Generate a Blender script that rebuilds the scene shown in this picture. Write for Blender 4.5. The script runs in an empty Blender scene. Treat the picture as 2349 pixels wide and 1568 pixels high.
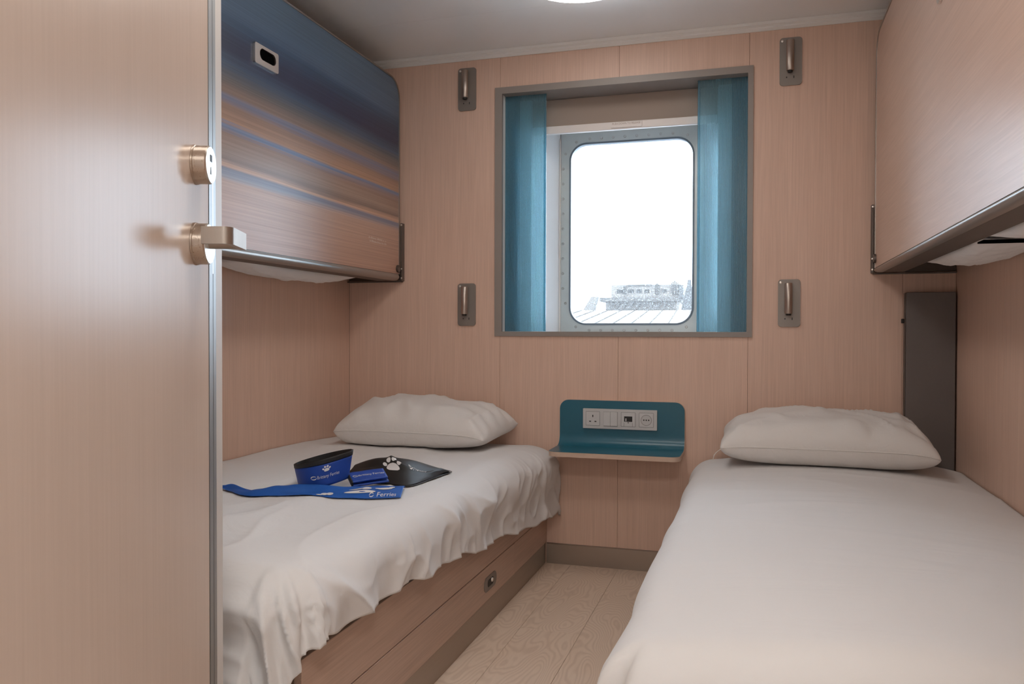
import bpy, bmesh, math, random
from mathutils import Vector, Matrix, noise

S = bpy.context.scene
COL = S.collection
PI = math.pi
R = random.Random(7)

# ------------------------------------------------------------------ camera
cam_d = bpy.data.cameras.new('camera')
cam = bpy.data.objects.new('camera', cam_d)
COL.objects.link(cam)
cam_d.sensor_fit = 'HORIZONTAL'
cam_d.sensor_width = 36.0
cam_d.lens = 1856.24 / 2349.0 * 36.0
cam_d.clip_start = 0.02
cam_d.clip_end = 500
_fw = Vector((-0.28903821, 0.95724414, -0.01185574))
_rt = Vector((0.95729703, 0.28909095, 0.00296859))
_up = Vector((-0.00626906, 0.01049143, 0.99992531))
_m = Matrix((_rt, _up, -_fw)).transposed().to_4x4()
_m.translation = Vector((0, -3.1953, 0.9364))
cam.matrix_world = _m
S.camera = cam

# ------------------------------------------------------------------ world, exposure
W = bpy.data.worlds.new('overcast_sky')
S.world = W
W.use_nodes = True
W.node_tree.nodes['Background'].inputs[0].default_value = (0.80, 0.97, 1.16, 1)
W.node_tree.nodes['Background'].inputs[1].default_value = 10.5
S.view_settings.view_transform = 'Standard'
S.view_settings.look = 'None'
S.view_settings.gamma = 1.0
S.view_settings.exposure = 0.0
S.view_settings.use_curve_mapping = False
S.cycles.use_light_tree = False
S.cycles.max_bounces = 6
S.cycles.diffuse_bounces = 4
S.cycles.glossy_bounces = 3
S.cycles.transmission_bounces = 4
S.cycles.transparent_max_bounces = 10
LAMP_MAIN = 8.2      # emission of the round ceiling lamp in view
LAMP_ENTRY = 18.5     # emission of the ceiling lamp near the door
LAMP_HALL = 52.0       # emission of the corridor lamp
LAMP_COL = (1.0, 0.96, 0.91)


# ------------------------------------------------------------------ materials
def srgb(r, g, b):
    f = lambda c: (c / 255 / 12.92) if c / 255 <= 0.04045 else ((c / 255 + 0.055) / 1.055) ** 2.4
    return (f(r), f(g), f(b))


class NT:
    def __init__(self, name):
        self.m = bpy.data.materials.new(name)
        self.m.use_nodes = True
        self.t = self.m.node_tree
        self.bsdf = self.t.nodes['Principled BSDF']
        self.out = self.t.nodes['Material Output']

    def n(self, typ, **kw):
        nd = self.t.nodes.new(typ)
        for k, v in kw.items():
            setattr(nd, k, v)
        return nd

    def l(self, a, b):
        self.t.links.new(a, b)

    def setp(self, **kw):
        for k, v in kw.items():
            nm = k.replace('_', ' ')
            i = self.bsdf.inputs[nm]
            i.default_value = (*v, 1) if isinstance(v, tuple) and len(v) == 3 else v


def plain(name, col, rough=0.5, metal=0.0, spec=0.5, bump=0.0, bscale=200.0, var=0.0, sheen=0.0):
    k = NT(name)
    k.setp(Base_Color=col, Roughness=rough, Metallic=metal)
    k.bsdf.inputs['Specular IOR Level'].default_value = spec
    if sheen:
        k.bsdf.inputs['Sheen Weight'].default_value = sheen
    tc = k.n('ShaderNodeTexCoord')
    nz = k.n('ShaderNodeTexNoise')
    nz.inputs['Scale'].default_value = bscale
    nz.inputs['Detail'].default_value = 3
    k.l(tc.outputs['Object'], nz.inputs['Vector'])
    if bump:
        b = k.n('ShaderNodeBump')
        b.inputs['Strength'].default_value = bump
        b.inputs['Distance'].default_value = 0.002
        k.l(nz.outputs['Fac'], b.inputs['Height'])
        k.l(b.outputs['Normal'], k.bsdf.inputs['Normal'])
    if var:
        mx = k.n('ShaderNodeMix', data_type='RGBA')
        mx.inputs['A'].default_value = (*[c * (1 - var) for c in col], 1)
        mx.inputs['B'].default_value = (*[min(1, c * (1 + var)) for c in col], 1)
        k.l(nz.outputs['Fac'], mx.inputs['Factor'])
        k.l(mx.outputs['Result'], k.bsdf.inputs['Base Color'])
    return k.m


def brushed(name, col, rough, axis='z', aniso=0.5):
    """brushed metal: streaky roughness along an axis"""
    k = NT(name)
    k.setp(Base_Color=col, Roughness=rough, Metallic=1.0)
    tc = k.n('ShaderNodeTexCoord')
    mp = k.n('ShaderNodeMapping')
    sc = {'x': (4, 300, 300), 'y': (300, 4, 300), 'z': (300, 300, 4)}[axis]
    mp.inputs['Scale'].default_value = sc
    nz = k.n('ShaderNodeTexNoise')
    nz.inputs['Scale'].default_value = 2
    k.l(tc.outputs['Object'], mp.inputs['Vector'])
    k.l(mp.outputs['Vector'], nz.inputs['Vector'])
    mr = k.n('ShaderNodeMapRange')
    mr.inputs['To Min'].default_value = rough - 0.08
    mr.inputs['To Max'].default_value = rough + 0.08
    k.l(nz.outputs['Fac'], mr.inputs['Value'])
    k.l(mr.outputs['Result'], k.bsdf.inputs['Roughness'])
    return k.m


def wood(name, light, dark, axis='z', rough=0.36, fine=230.0, contrast=1.0, coat=0.0, spec=0.5):
    k = NT(name)
    tc = k.n('ShaderNodeTexCoord')
    oi = k.n('ShaderNodeObjectInfo')
    ml = k.n('ShaderNodeMath', operation='MULTIPLY')
    ml.inputs[1].default_value = 13.0
    k.l(oi.outputs['Random'], ml.inputs[0])
    ad = k.n('ShaderNodeVectorMath', operation='ADD')
    k.l(tc.outputs['Object'], ad.inputs[0])
    k.l(ml.outputs[0], ad.inputs[1])

    def layer(across, along, detail):
        mp = k.n('ShaderNodeMapping')
        v = [across] * 3
        v['xyz'.index(axis)] = along
        mp.inputs['Scale'].default_value = v
        k.l(ad.outputs[0], mp.inputs['Vector'])
        nz = k.n('ShaderNodeTexNoise')
        nz.inputs['Scale'].default_value = 1.0
        nz.inputs['Detail'].default_value = detail
        nz.inputs['Roughness'].default_value = 0.55
        k.l(mp.outputs['Vector'], nz.inputs['Vector'])
        return nz
    a = layer(fine, 5.0, 3)
    b = layer(fine * 0.16, 1.2, 2)
    c = layer(3.0, 1.0, 1)
    s = k.n('ShaderNodeMath', operation='MULTIPLY_ADD')
    k.l(a.outputs['Fac'], s.inputs[0])
    s.inputs[1].default_value = 0.62
    s2 = k.n('ShaderNodeMath', operation='MULTIPLY_ADD')
    k.l(b.outputs['Fac'], s2.inputs[0])
    s2.inputs[1].default_value = 0.26
    s3 = k.n('ShaderNodeMath', operation='MULTIPLY')
    k.l(c.outputs['Fac'], s3.inputs[0])
    s3.inputs[1].default_value = 0.12
    k.l(s3.outputs[0], s2.inputs[2])
    k.l(s2.outputs[0], s.inputs[2])
    rp = k.n('ShaderNodeValToRGB')
    h = 0.22 / contrast
    rp.color_ramp.elements[0].position = 0.5 - h
    rp.color_ramp.elements[0].color = (*dark, 1)
    rp.color_ramp.elements[1].position = 0.5 + h * 0.8
    rp.color_ramp.elements[1].color = (*light, 1)
    k.l(s.outputs[0], rp.inputs['Fac'])
    k.l(rp.outputs['Color'], k.bsdf.inputs['Base Color'])
    k.setp(Roughness=rough)
    k.bsdf.inputs['Specular IOR Level'].default_value = spec
    k.bsdf.inputs['Coat Weight'].default_value = coat
    k.bsdf.inputs['Coat Roughness'].default_value = 0.2
    return k.m


def floor_mat():
    k = NT('pale_oak_vinyl')
    tc = k.n('ShaderNodeTexCoord')
    oi = k.n('ShaderNodeObjectInfo')
    ml = k.n('ShaderNodeMath', operation='MULTIPLY')
    ml.inputs[1].default_value = 17.0
    k.l(oi.outputs['Random'], ml.inputs[0])
    ad = k.n('ShaderNodeVectorMath', operation='ADD')
    k.l(tc.outputs['Object'], ad.inputs[0])
    k.l(ml.outputs[0], ad.inputs[1])
    mp = k.n('ShaderNodeMapping')
    mp.inputs['Scale'].default_value = (7.5, 2.2, 1)
    k.l(ad.outputs[0], mp.inputs['Vector'])
    nz = k.n('ShaderNodeTexNoise')
    nz.inputs['Scale'].default_value = 1.0
    nz.inputs['Detail'].default_value = 2.2
    nz.inputs['Roughness'].default_value = 0.35
    k.l(mp.outputs['Vector'], nz.inputs['Vector'])
    m1 = k.n('ShaderNodeMath', operation='MULTIPLY')
    m1.inputs[1].default_value = 230.0
    k.l(nz.outputs['Fac'], m1.inputs[0])
    sn = k.n('ShaderNodeMath', operation='SINE')
    k.l(m1.outputs[0], sn.inputs[0])
    mr = k.n('ShaderNodeMapRange')
    mr.inputs['From Min'].default_value = -1.0
    mr.inputs['From Max'].default_value = 0.4
    k.l(sn.outputs[0], mr.inputs['Value'])
    fz = k.n('ShaderNodeTexNoise')
    mp2 = k.n('ShaderNodeMapping')
    mp2.inputs['Scale'].default_value = (160, 9, 1)
    k.l(ad.outputs[0], mp2.inputs['Vector'])
    k.l(mp2.outputs['Vector'], fz.inputs['Vector'])
    fz.inputs['Scale'].default_value = 1.0
    mxa = k.n('ShaderNodeMix', data_type='RGBA')
    mxa.inputs['A'].default_value = (0.62, 0.465, 0.355, 1)
    mxa.inputs['B'].default_value = (0.78, 0.62, 0.49, 1)
    k.l(mr.outputs['Result'], mxa.inputs['Factor'])
    mxb = k.n('ShaderNodeMix', data_type='RGBA')
    mxb.inputs['A'].default_value = (0.70, 0.54, 0.42, 1)
    k.l(mxa.outputs['Result'], mxb.inputs['B'])
    k.l(fz.outputs['Fac'], mxb.inputs['Factor'])
    k.l(mxb.outputs['Result'], k.bsdf.inputs['Base Color'])
    k.setp(Roughness=0.42)
    return k.m


def graphic_mat():
    """printed panel: blurred bands of sky and sand, running along the bunk"""
    k = NT('printed_seascape_laminate')
    tc = k.n('ShaderNodeTexCoord')
    sep = k.n('ShaderNodeSeparateXYZ')
    k.l(tc.outputs['Object'], sep.inputs[0])
    mp = k.n('ShaderNodeMapping')
    mp.inputs['Scale'].default_value = (1, 0.35, 7)
    k.l(tc.outputs['Object'], mp.inputs['Vector'])
    nz = k.n('ShaderNodeTexNoise')
    nz.inputs['Scale'].default_value = 1.0
    nz.inputs['Detail'].default_value = 3.0
    k.l(mp.outputs['Vector'], nz.inputs['Vector'])
    mp2 = k.n('ShaderNodeMapping')
    mp2.inputs['Scale'].default_value = (1, 0.8, 90)
    mp2.inputs['Rotation'].default_value = (0.012, 0, 0)
    k.l(tc.outputs['Object'], mp2.inputs['Vector'])
    nz2 = k.n('ShaderNodeTexNoise')
    nz2.inputs['Scale'].default_value = 1.0
    nz2.inputs['Detail'].default_value = 5.0
    nz2.inputs['Roughness'].default_value = 0.7
    k.l(mp2.outputs['Vector'], nz2.inputs['Vector'])
    # z + slope*y + noise
    a = k.n('ShaderNodeMath', operation='MULTIPLY_ADD')
    k.l(sep.outputs['Y'], a.inputs[0])
    a.inputs[1].default_value = 0.008
    k.l(sep.outputs['Z'], a.inputs[2])
    b = k.n('ShaderNodeMath', operation='MULTIPLY_ADD')
    k.l(nz.outputs['Fac'], b.inputs[0])
    b.inputs[1].default_value = 0.07
    k.l(a.outputs[0], b.inputs[2])
    c = k.n('ShaderNodeMath', operation='MULTIPLY_ADD')
    k.l(nz2.outputs['Fac'], c.inputs[0])
    c.inputs[1].default_value = 0.045
    k.l(b.outputs[0], c.inputs[2])
    mr = k.n('ShaderNodeMapRange')
    mr.inputs['From Min'].default_value = 1.17 - 1.137 + 0.05
    mr.inputs['From Max'].default_value = 2.00 - 1.137 + 0.05
    k.l(c.outputs[0], mr.inputs['Value'])
    rp = k.n('ShaderNodeValToRGB')
    stops = [
        (1.170, (184, 144, 125)), (1.300, (190, 153, 134)), (1.365, (192, 158, 140)), (1.385, (150, 148, 160)),
        (1.400, (128, 130, 148)), (1.415, (212, 170, 144)), (1.430, (140, 120, 112)), (1.460, (165, 140, 126)),
        (1.505, (158, 130, 116)), (1.525, (112, 132, 168)), (1.540, (178, 140, 116)), (1.585, (152, 124, 110)),
        (1.610, (120, 124, 148)), (1.630, (146, 122, 110)), (1.665, (108, 104, 104)), (1.70, (70, 88, 112)),
        (1.740, (52, 58, 84)), (1.790, (56, 66, 92)), (1.835, (62, 86, 114)), (1.86, (84, 106, 132)), (1.96, (94, 116, 138)),
    ]
    el = rp.color_ramp.elements
    for i, (z, c3) in enumerate(stops):
        p = (z - 1.17) / 0.83
        e = el[i] if i < 2 else el.new(p)
        e.position = p
        e.color = (*srgb(*c3), 1)
    k.l(mr.outputs['Result'], rp.inputs['Fac'])
    mp3 = k.n('ShaderNodeMapping')
    mp3.inputs['Scale'].default_value = (1, 1.6, 210)
    mp3.inputs['Rotation'].default_value = (0.02, 0, 0)
    k.l(tc.outputs['Object'], mp3.inputs['Vector'])
    nz3 = k.n('ShaderNodeTexNoise')
    nz3.inputs['Scale'].default_value = 1.0
    nz3.inputs['Detail'].default_value = 4.0
    k.l(mp3.outputs['Vector'], nz3.inputs['Vector'])
    mr3 = k.n('ShaderNodeMapRange')
    mr3.inputs['From Min'].default_value = 0.3
    mr3.inputs['From Max'].default_value = 0.7
    mr3.inputs['To Min'].default_value = 0.86
    mr3.inputs['To Max'].default_value = 1.12
    k.l(nz3.outputs['Fac'], mr3.inputs['Value'])
    vm = k.n('ShaderNodeVectorMath', operation='MULTIPLY')
    k.l(rp.outputs['Color'], vm.inputs[0])
    k.l(mr3.outputs['Result'], vm.inputs[1])
    k.l(vm.outputs[0], k.bsdf.inputs['Base Color'])
    k.setp(Roughness=0.34)
    return k.m


def glass_mat():
    k = NT('salt_specked_glass')
    k.t.nodes.remove(k.bsdf)
    tr = k.n('ShaderNodeBsdfTransparent')
    tr.inputs[0].default_value = (0.99, 1.0, 1.0, 1)
    gl = k.n('ShaderNodeBsdfGlossy')
    gl.inputs['Roughness'].default_value = 0.02
    fr = k.n('ShaderNodeFresnel')
    fr.inputs['IOR'].default_value = 1.45
    mx = k.n('ShaderNodeMixShader')
    k.l(fr.outputs[0], mx.inputs[0])
    k.l(tr.outputs[0], mx.inputs[1])
    k.l(gl.outputs[0], mx.inputs[2])
    tl = k.n('ShaderNodeBsdfTranslucent')
    tl.inputs[0].default_value = (0.97, 0.97, 0.97, 1)
    tc = k.n('ShaderNodeTexCoord')
    nz = k.n('ShaderNodeTexNoise')
    nz.inputs['Scale'].default_value = 160
    nz.inputs['Detail'].default_value = 2
    k.l(tc.outputs['Object'], nz.inputs['Vector'])
    mr = k.n('ShaderNodeMapRange')
    mr.inputs['From Min'].default_value = 0.60
    mr.inputs['From Max'].default_value = 0.70
    mr.inputs['To Min'].default_value = 0.025
    mr.inputs['To Max'].default_value = 0.22
    k.l(nz.outputs['Fac'], mr.inputs['Value'])
    mx2 = k.n('ShaderNodeMixShader')
    k.l(mr.outputs['Result'], mx2.inputs[0])
    k.l(mx.outputs[0], mx2.inputs[1])
    k.l(tl.outputs[0], mx2.inputs[2])
    k.l(mx2.outputs[0], k.out.inputs['Surface'])
    return k.m


def screen_mat():
    """blue ribbed translucent plastic"""
    k = NT('blue_ribbed_translucent_plastic')
    k.t.nodes.remove(k.bsdf)
    tr = k.n('ShaderNodeBsdfTransparent')
    tr.inputs[0].default_value = (0.58, 0.78, 0.84, 1)
    df = k.n('ShaderNodeBsdfDiffuse')
    df.inputs[0].default_value = (0.26, 0.42, 0.49, 1)
    tl = k.n('ShaderNodeBsdfTranslucent')
    tl.inputs[0].default_value = (0.60, 0.80, 0.90, 1)
    gl = k.n('ShaderNodeBsdfGlossy')
    gl.inputs['Roughness'].default_value = 0.25
    m1 = k.n('ShaderNodeMixShader')
    m1.inputs[0].default_value = 0.5
    k.l(df.outputs[0], m1.inputs[1])
    k.l(tl.outputs[0], m1.inputs[2])
    tc = k.n('ShaderNodeTexCoord')
    mp = k.n('ShaderNodeMapping')
    mp.inputs['Scale'].default_value = (1, 0, 0)
    k.l(tc.outputs['Object'], mp.inputs['Vector'])
    wv = k.n('ShaderNodeTexWave', wave_type='BANDS', bands_direction='X')
    wv.inputs['Scale'].default_value = 58.0
    k.l(mp.outputs['Vector'], wv.inputs['Vector'])
    mr = k.n('ShaderNodeMapRange')
    mr.inputs['To Min'].default_value = 0.20
    mr.inputs['To Max'].default_value = 0.36
    k.l(wv.outputs['Fac'], mr.inputs['Value'])
    m2 = k.n('ShaderNodeMixShader')
    k.l(mr.outputs['Result'], m2.inputs[0])
    k.l(tr.outputs[0], m2.inputs[1])
    k.l(m1.outputs[0], m2.inputs[2])
    fr = k.n('ShaderNodeFresnel')
    fr.inputs['IOR'].default_value = 1.4
    m3 = k.n('ShaderNodeMixShader')
    k.l(fr.outputs[0], m3.inputs[0])
    k.l(m2.outputs[0], m3.inputs[1])
    k.l(gl.outputs[0], m3.inputs[2])
    k.l(m3.outputs[0], k.out.inputs['Surface'])
    return k.m


def linen_mat(name, col, bscale=(14, 14, 14), bstr=0.25):
    k = NT(name)
    k.setp(Base_Color=col, Roughness=0.85)
    k.bsdf.inputs['Specular IOR Level'].default_value = 0.25
    k.bsdf.inputs['Sheen Weight'].default_value = 0.12
    tc = k.n('ShaderNodeTexCoord')
    mp = k.n('ShaderNodeMapping')
    mp.inputs['Scale'].default_value = bscale
    k.l(tc.outputs['Object'], mp.inputs['Vector'])
    nz = k.n('ShaderNodeTexNoise')
    nz.inputs['Scale'].default_value = 1.0
    nz.inputs['Detail'].default_value = 4
    nz.inputs['Distortion'].default_value = 0.8
    k.l(mp.outputs['Vector'], nz.inputs['Vector'])
    b = k.n('ShaderNodeBump')
    b.inputs['Strength'].default_value = bstr
    b.inputs['Distance'].default_value = 0.008
    k.l(nz.outputs['Fac'], b.inputs['Height'])
    k.l(b.outputs['Normal'], k.bsdf.inputs['Normal'])
    return k.m


def emit(name, col, st):
    k = NT(name)
    k.setp(Base_Color=(0.9, 0.9, 0.9))
    k.bsdf.inputs['Emission Color'].default_value = (*col, 1)
    k.bsdf.inputs['Emission Strength'].default_value = st
    return k.m


M = dict(
    wall=wood('pink_oak_laminate_vertical', (0.76, 0.525, 0.41), (0.63, 0.42, 0.32), 'z', 0.44),
    door=wood('pale_oak_laminate_door', (0.60, 0.475, 0.395), (0.55, 0.43, 0.352), 'z', 0.28, 190, contrast=0.9, spec=0.15),
    bunkwood=wood('oak_laminate_along_bunk', (0.74, 0.525, 0.42), (0.61, 0.42, 0.33), 'y', 0.33, spec=0.34),
    basewood=wood('oak_laminate_bed_base', (0.58, 0.40, 0.31), (0.43, 0.285, 0.215), 'y', 0.36, 200),
    backing=plain('brown_panel_backing', (0.22, 0.15, 0.115), 0.8),
    floor=floor_mat(),
    ceiling=plain('glossy_white_ceiling_panel', (0.92, 0.92, 0.915), 0.28, spec=0.6),
    trimwhite=plain('white_ceiling_trim', (0.82, 0.79, 0.76), 0.35),
    plinth=brushed('brushed_bronze_steel', (0.42, 0.36, 0.31), 0.38, 'y'),
    plinthx=brushed('brushed_bronze_steel_skirting', (0.42, 0.36, 0.31), 0.38, 'x'),
    column=plain('brown_grey_painted_steel', (0.165, 0.14, 0.13), 0.42, var=0.05),
    rail=plain('satin_grey_rail', (0.40, 0.37, 0.345), 0.40, metal=0.85),
    alu=brushed('grey_brown_aluminium', (0.42, 0.375, 0.34), 0.34, 'y'),
    frame=plain('taupe_window_trim', (0.29, 0.25, 0.225), 0.42),
    bracket=plain('dark_bracket_steel', (0.14, 0.115, 0.10), 0.4, metal=0.6),
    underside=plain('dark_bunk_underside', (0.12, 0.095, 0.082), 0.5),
    lining=plain('grey_niche_lining', (0.76, 0.75, 0.74), 0.55),
    reveal=plain('white_reveal_paint', (0.90, 0.91, 0.92), 0.4),
    ring=plain('satin_window_ring', (0.60, 0.63, 0.62), 0.38, metal=0.35, var=0.05, bscale=30),
    bolt=plain('steel_bolt', (0.55, 0.55, 0.54), 0.35, metal=1.0),
    gasket=plain('blue_grey_gasket', (0.16, 0.20, 0.24), 0.4),
    glass=glass_mat(),
    screen=screen_mat(),
    screenedge=plain('blue_screen_edge', (0.06, 0.22, 0.29), 0.35),
    blind=plain('brown_blind_fabric', (0.40, 0.32, 0.27), 0.85, bump=0.15, bscale=600),
    bar=plain('pinkish_white_blind_bar', (0.86, 0.79, 0.75), 0.4),
    lampplate=plain('bronze_lamp_plate', (0.27, 0.235, 0.21), 0.45, metal=0.4),
    lamptube=brushed('satin_bronze_tube', (0.47, 0.40, 0.35), 0.40, 'z'),
    black=plain('black_plastic', (0.012, 0.011, 0.010), 0.5),
    hole=plain('dark_recess', (0.004, 0.004, 0.004), 0.95, spec=0.0),
    blue=plain('petrol_blue_laminate', (0.022, 0.125, 0.180), 0.30, var=0.04, bscale=40),
    ply=plain('pale_ply_edge', (0.60, 0.44, 0.34), 0.5, var=0.06, bscale=120),
    socket=plain('silver_white_socket', (0.56, 0.54, 0.53), 0.4),
    socket2=plain('silver_socket_insert', (0.60, 0.58, 0.57), 0.38),
    linen=linen_mat('white_duvet_cotton', (0.72, 0.695, 0.68), (9, 9, 9), 0.45),
    linenR=linen_mat('white_smooth_duvet_cotton', (0.72, 0.695, 0.68), (3, 10, 3), 0.40),
    pillow=linen_mat('white_pillow_cotton', (0.74, 0.70, 0.665), (16, 12, 16), 0.45),
    mattress=linen_mat('mattress_ticking', (0.86, 0.83, 0.81), (40, 40, 40), 0.1),
    chrome=plain('satin_chrome', (0.78, 0.74, 0.70), 0.28, metal=1.0),
    rose=brushed('brushed_nickel', (0.56, 0.48, 0.41), 0.30, 'z'),
    levermat=brushed('brushed_lever_metal', (0.36, 0.305, 0.265), 0.46, 'z'),
    roseface=plain('pale_satin_face', (0.80, 0.80, 0.78), 0.35, metal=0.8),
    doormetal=brushed('door_edge_aluminium', (0.36, 0.36, 0.355), 0.42, 'z'),
    doorlip=plain('pale_door_lip', (0.62, 0.58, 0.54), 0.4),
    doorgap=plain('dark_rubber_seal', (0.05, 0.035, 0.03), 0.6),
    graphic=graphic_mat(),
    royal=plain('royal_blue_nylon', (0.012, 0.060, 0.330), 0.5, bump=0.2, bscale=900, var=0.12),
    royal2=plain('bright_blue_polyester', (0.008, 0.095, 0.40), 0.6, bump=0.2, bscale=700, var=0.12),
    blackfab=plain('black_nonwoven_fabric', (0.013, 0.012, 0.011), 0.52, bump=0.3, bscale=800),
    print=plain('white_print', (0.74, 0.71, 0.69), 0.6),
    faintprint=plain('pale_print', (0.70, 0.57, 0.50), 0.5),
    browntext=plain('brown_print', (0.36, 0.24, 0.18), 0.6),
    stone=plain('sunbleached_stone', (0.108, 0.092, 0.079), 0.9, var=0.08, bscale=2),
    stone2=plain('weathered_stone', (0.050, 0.043, 0.037), 0.9, var=0.3, bscale=3),
    slate=plain('pale_grey_slate', (0.040, 0.038, 0.036), 0.8, var=0.3, bscale=4),
    tin=plain('white_roof_sheet', (0.118, 0.099, 0.084), 0.9, spec=0.1),
    tinseam=plain('roof_seam', (0.070, 0.059, 0.050), 0.9, spec=0.1),
    quay=plain('pale_wet_quay', (0.60, 0.60, 0.60), 0.9, var=0.1, bscale=0.3),
    farpane=plain('far_window_pane', (0.014, 0.013, 0.012), 0.6, spec=0.1),
    corridor=plain('corridor_wall_panel', (0.80, 0.78, 0.75), 0.5),
    lampring=plain('white_lamp_rim', (0.8, 0.78, 0.75), 0.4),
    lamp1=emit('lamp_diffuser_main', LAMP_COL, LAMP_MAIN),
    lamp2=emit('lamp_diffuser_entry', LAMP_COL, LAMP_ENTRY),
    lamp3=emit('lamp_diffuser_corridor', LAMP_COL, LAMP_HALL),
)


# ------------------------------------------------------------------ mesh helpers
def ob(name, bm, mat, parent=None, smooth=False, angle=None):
    me = bpy.data.meshes.new(name)
    bmesh.ops.recalc_face_normals(bm, faces=bm.faces)
    bm.to_mesh(me)
    bm.free()
    mats = mat if isinstance(mat, (list, tuple)) else [mat]
    for m in mats:
        me.materials.append(M[m] if isinstance(m, str) else m)
    o = bpy.data.objects.new(name, me)
    COL.objects.link(o)
    if parent:
        o.parent = parent
    if smooth:
        for p in me.polygons:
            p.use_smooth = True
        if angle:
            try:
                me.set_sharp_from_angle(angle=math.radians(angle))
            except Exception:
                pass
    return o


def empty(name, loc=(0, 0, 0), rz=0.0):
    o = bpy.data.objects.new(name, None)
    o.empty_display_size = 0.05
    COL.objects.link(o)
    o.location = loc
    o.rotation_euler = (0, 0, rz)
    return o


def tag(o, label, cat=None, group=None, kind=None):
    o['label'] = label
    if cat:
        o['category'] = cat
    if group:
        o['group'] = group
    if kind:
        o['kind'] = kind
    return o


def box(x0, x1, y0, y1, z0, z1, bev=0.0, seg=2, bm=None):
    b = bm or bmesh.new()
    tb = bmesh.new()
    vs = [tb.verts.new((x, y, z)) for z in (z0, z1) for y in (y0, y1) for x in (x0, x1)]
    for f in ((0, 2, 3, 1), (4, 5, 7, 6), (0, 1, 5, 4), (2, 6, 7, 3), (0, 4, 6, 2), (1, 3, 7, 5)):
        tb.faces.new([vs[i] for i in f])
    if bev:
        bmesh.ops.bevel(tb, geom=list(tb.edges), offset=bev, segments=seg, affect='EDGES', profile=0.5)
    _merge(b, tb)
    return b


def _merge(b, tb):
    mp = {}
    for v in tb.verts:
        mp[v] = b.verts.new(v.co)
    for f in tb.faces:
        try:
            b.faces.new([mp[v] for v in f.verts]).material_index = f.material_index
        except ValueError:
            pass
    tb.free()


def prism(poly, place, h0, h1, bm=None, bev=0.0):
    """poly: 2D points; place(a, b, h) -> 3D; extrude between h0 and h1"""
    b = bm or bmesh.new()
    tb = bmesh.new()
    lo = [tb.verts.new(place(p[0], p[1], h0)) for p in poly]
    hi = [tb.verts.new(place(p[0], p[1], h1)) for p in poly]
    n = len(poly)
    tb.faces.new(lo)
    top = tb.faces.new(hi)
    for i in range(n):
        tb.faces.new((lo[i], lo[(i + 1) % n], hi[(i + 1) % n], hi[i]))
    if bev:
        bmesh.ops.bevel(tb, geom=list(top.edges), offset=bev, segments=2, affect='EDGES', profile=0.5)
    _merge(b, tb)
    return b


def rrect(w, h, r, n=6, cx=0.0, cy=0.0):
    pts = []
    for sx, sy, a0 in ((1, 1, 0), (-1, 1, 90), (-1, -1, 180), (1, -1, 270)):
        for i in range(n + 1):
            a = math.radians(a0 + 90 * i / n)
            pts.append((cx + sx * (w / 2 - r) + r * math.cos(a), cy + sy * (h / 2 - r) + r * math.sin(a)))
    return pts


def ring_between(inner, outer, place, h0, h1, bm=None):
    b = bm or bmesh.new()
    n = len(inner)
    rows = [[b.verts.new(place(p[0], p[1], h)) for p in loop] for loop, h in ((inner, h0), (outer, h0), (outer, h1), (inner, h1))]
    for k in range(4):
        A, B_ = rows[k], rows[(k + 1) % 4]
        for i in range(n):
            j = (i + 1) % n
            b.faces.new((A[i], A[j], B_[j], B_[i]))
    return b


def cyl(p0, p1, r0, r1=None, n=24, bm=None, cap=True):
    b = bm or bmesh.new()
    r1 = r0 if r1 is None else r1
    p0, p1 = Vector(p0), Vector(p1)
    ax = (p1 - p0).normalized()
    u = ax.orthogonal().normalized()
    v = ax.cross(u)
    A = [b.verts.new(p0 + (u * math.cos(2 * PI * i / n) + v * math.sin(2 * PI * i / n)) * r0) for i in range(n)]
    B_ = [b.verts.new(p1 + (u * math.cos(2 * PI * i / n) + v * math.sin(2 * PI * i / n)) * r1) for i in range(n)]
    for i in range(n):
        j = (i + 1) % n
        b.faces.new((A[i], A[j], B_[j], B_[i]))
    if cap:
        b.faces.new(A)
        b.faces.new(B_)
    return b


def lathe(profile, p0, ax, n=32, bm=None):
    """profile: list of (radius, height) along the axis"""
    b = bm or bmesh.new()
    p0, ax = Vector(p0), Vector(ax).normalized()
    u = ax.orthogonal().normalized()
    v = ax.cross(u)
    rows = []
    for r, h in profile:
        rows.append([b.verts.new(p0 + ax * h + (u * math.cos(2 * PI * i / n) + v * math.sin(2 * PI * i / n)) * max(r, 1e-5)) for i in range(n)])
    for A, B_ in zip(rows, rows[1:]):
        for i in range(n):
            j = (i + 1) % n
            b.faces.new((A[i], A[j], B_[j], B_[i]))
    b.faces.new(rows[0])
    b.faces.new(rows[-1])
    return b


def sweep(profile, place, s0, s1, bm=None, closed=True):
    """profile polygon (a,b) extruded along s"""
    return prism(profile, place, s0, s1, bm)


def grid(fn, nu, nv, bm=None):
    b = bm or bmesh.new()
    vs = [[b.verts.new(fn(i / nu, j / nv)) for i in range(nu + 1)] for j in range(nv + 1)]
    for j in range(nv):
        for i in range(nu):
            b.faces.new((vs[j][i], vs[j][i + 1], vs[j + 1][i + 1], vs[j + 1][i]))
    return b


def nz(x, y, z=0.0):
    return noise.noise(Vector((x, y, z)))


def text2d(body, size):
    cu = bpy.data.curves.new('lettering', 'FONT')
    cu.body = body
    cu.size = size
    cu.resolution_u = 2
    o = bpy.data.objects.new('lettering', cu)
    COL.objects.link(o)
    dg = bpy.context.evaluated_depsgraph_get()
    dg.update()
    me = bpy.data.meshes.new_from_object(o.evaluated_get(dg))
    vs = [(v.co.x, v.co.y) for v in me.vertices]
    fs = [tuple(p.vertices) for p in me.polygons]
    bpy.data.objects.remove(o)
    bpy.data.curves.remove(cu)
    bpy.data.meshes.remove(me)
    return vs, fs


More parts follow.
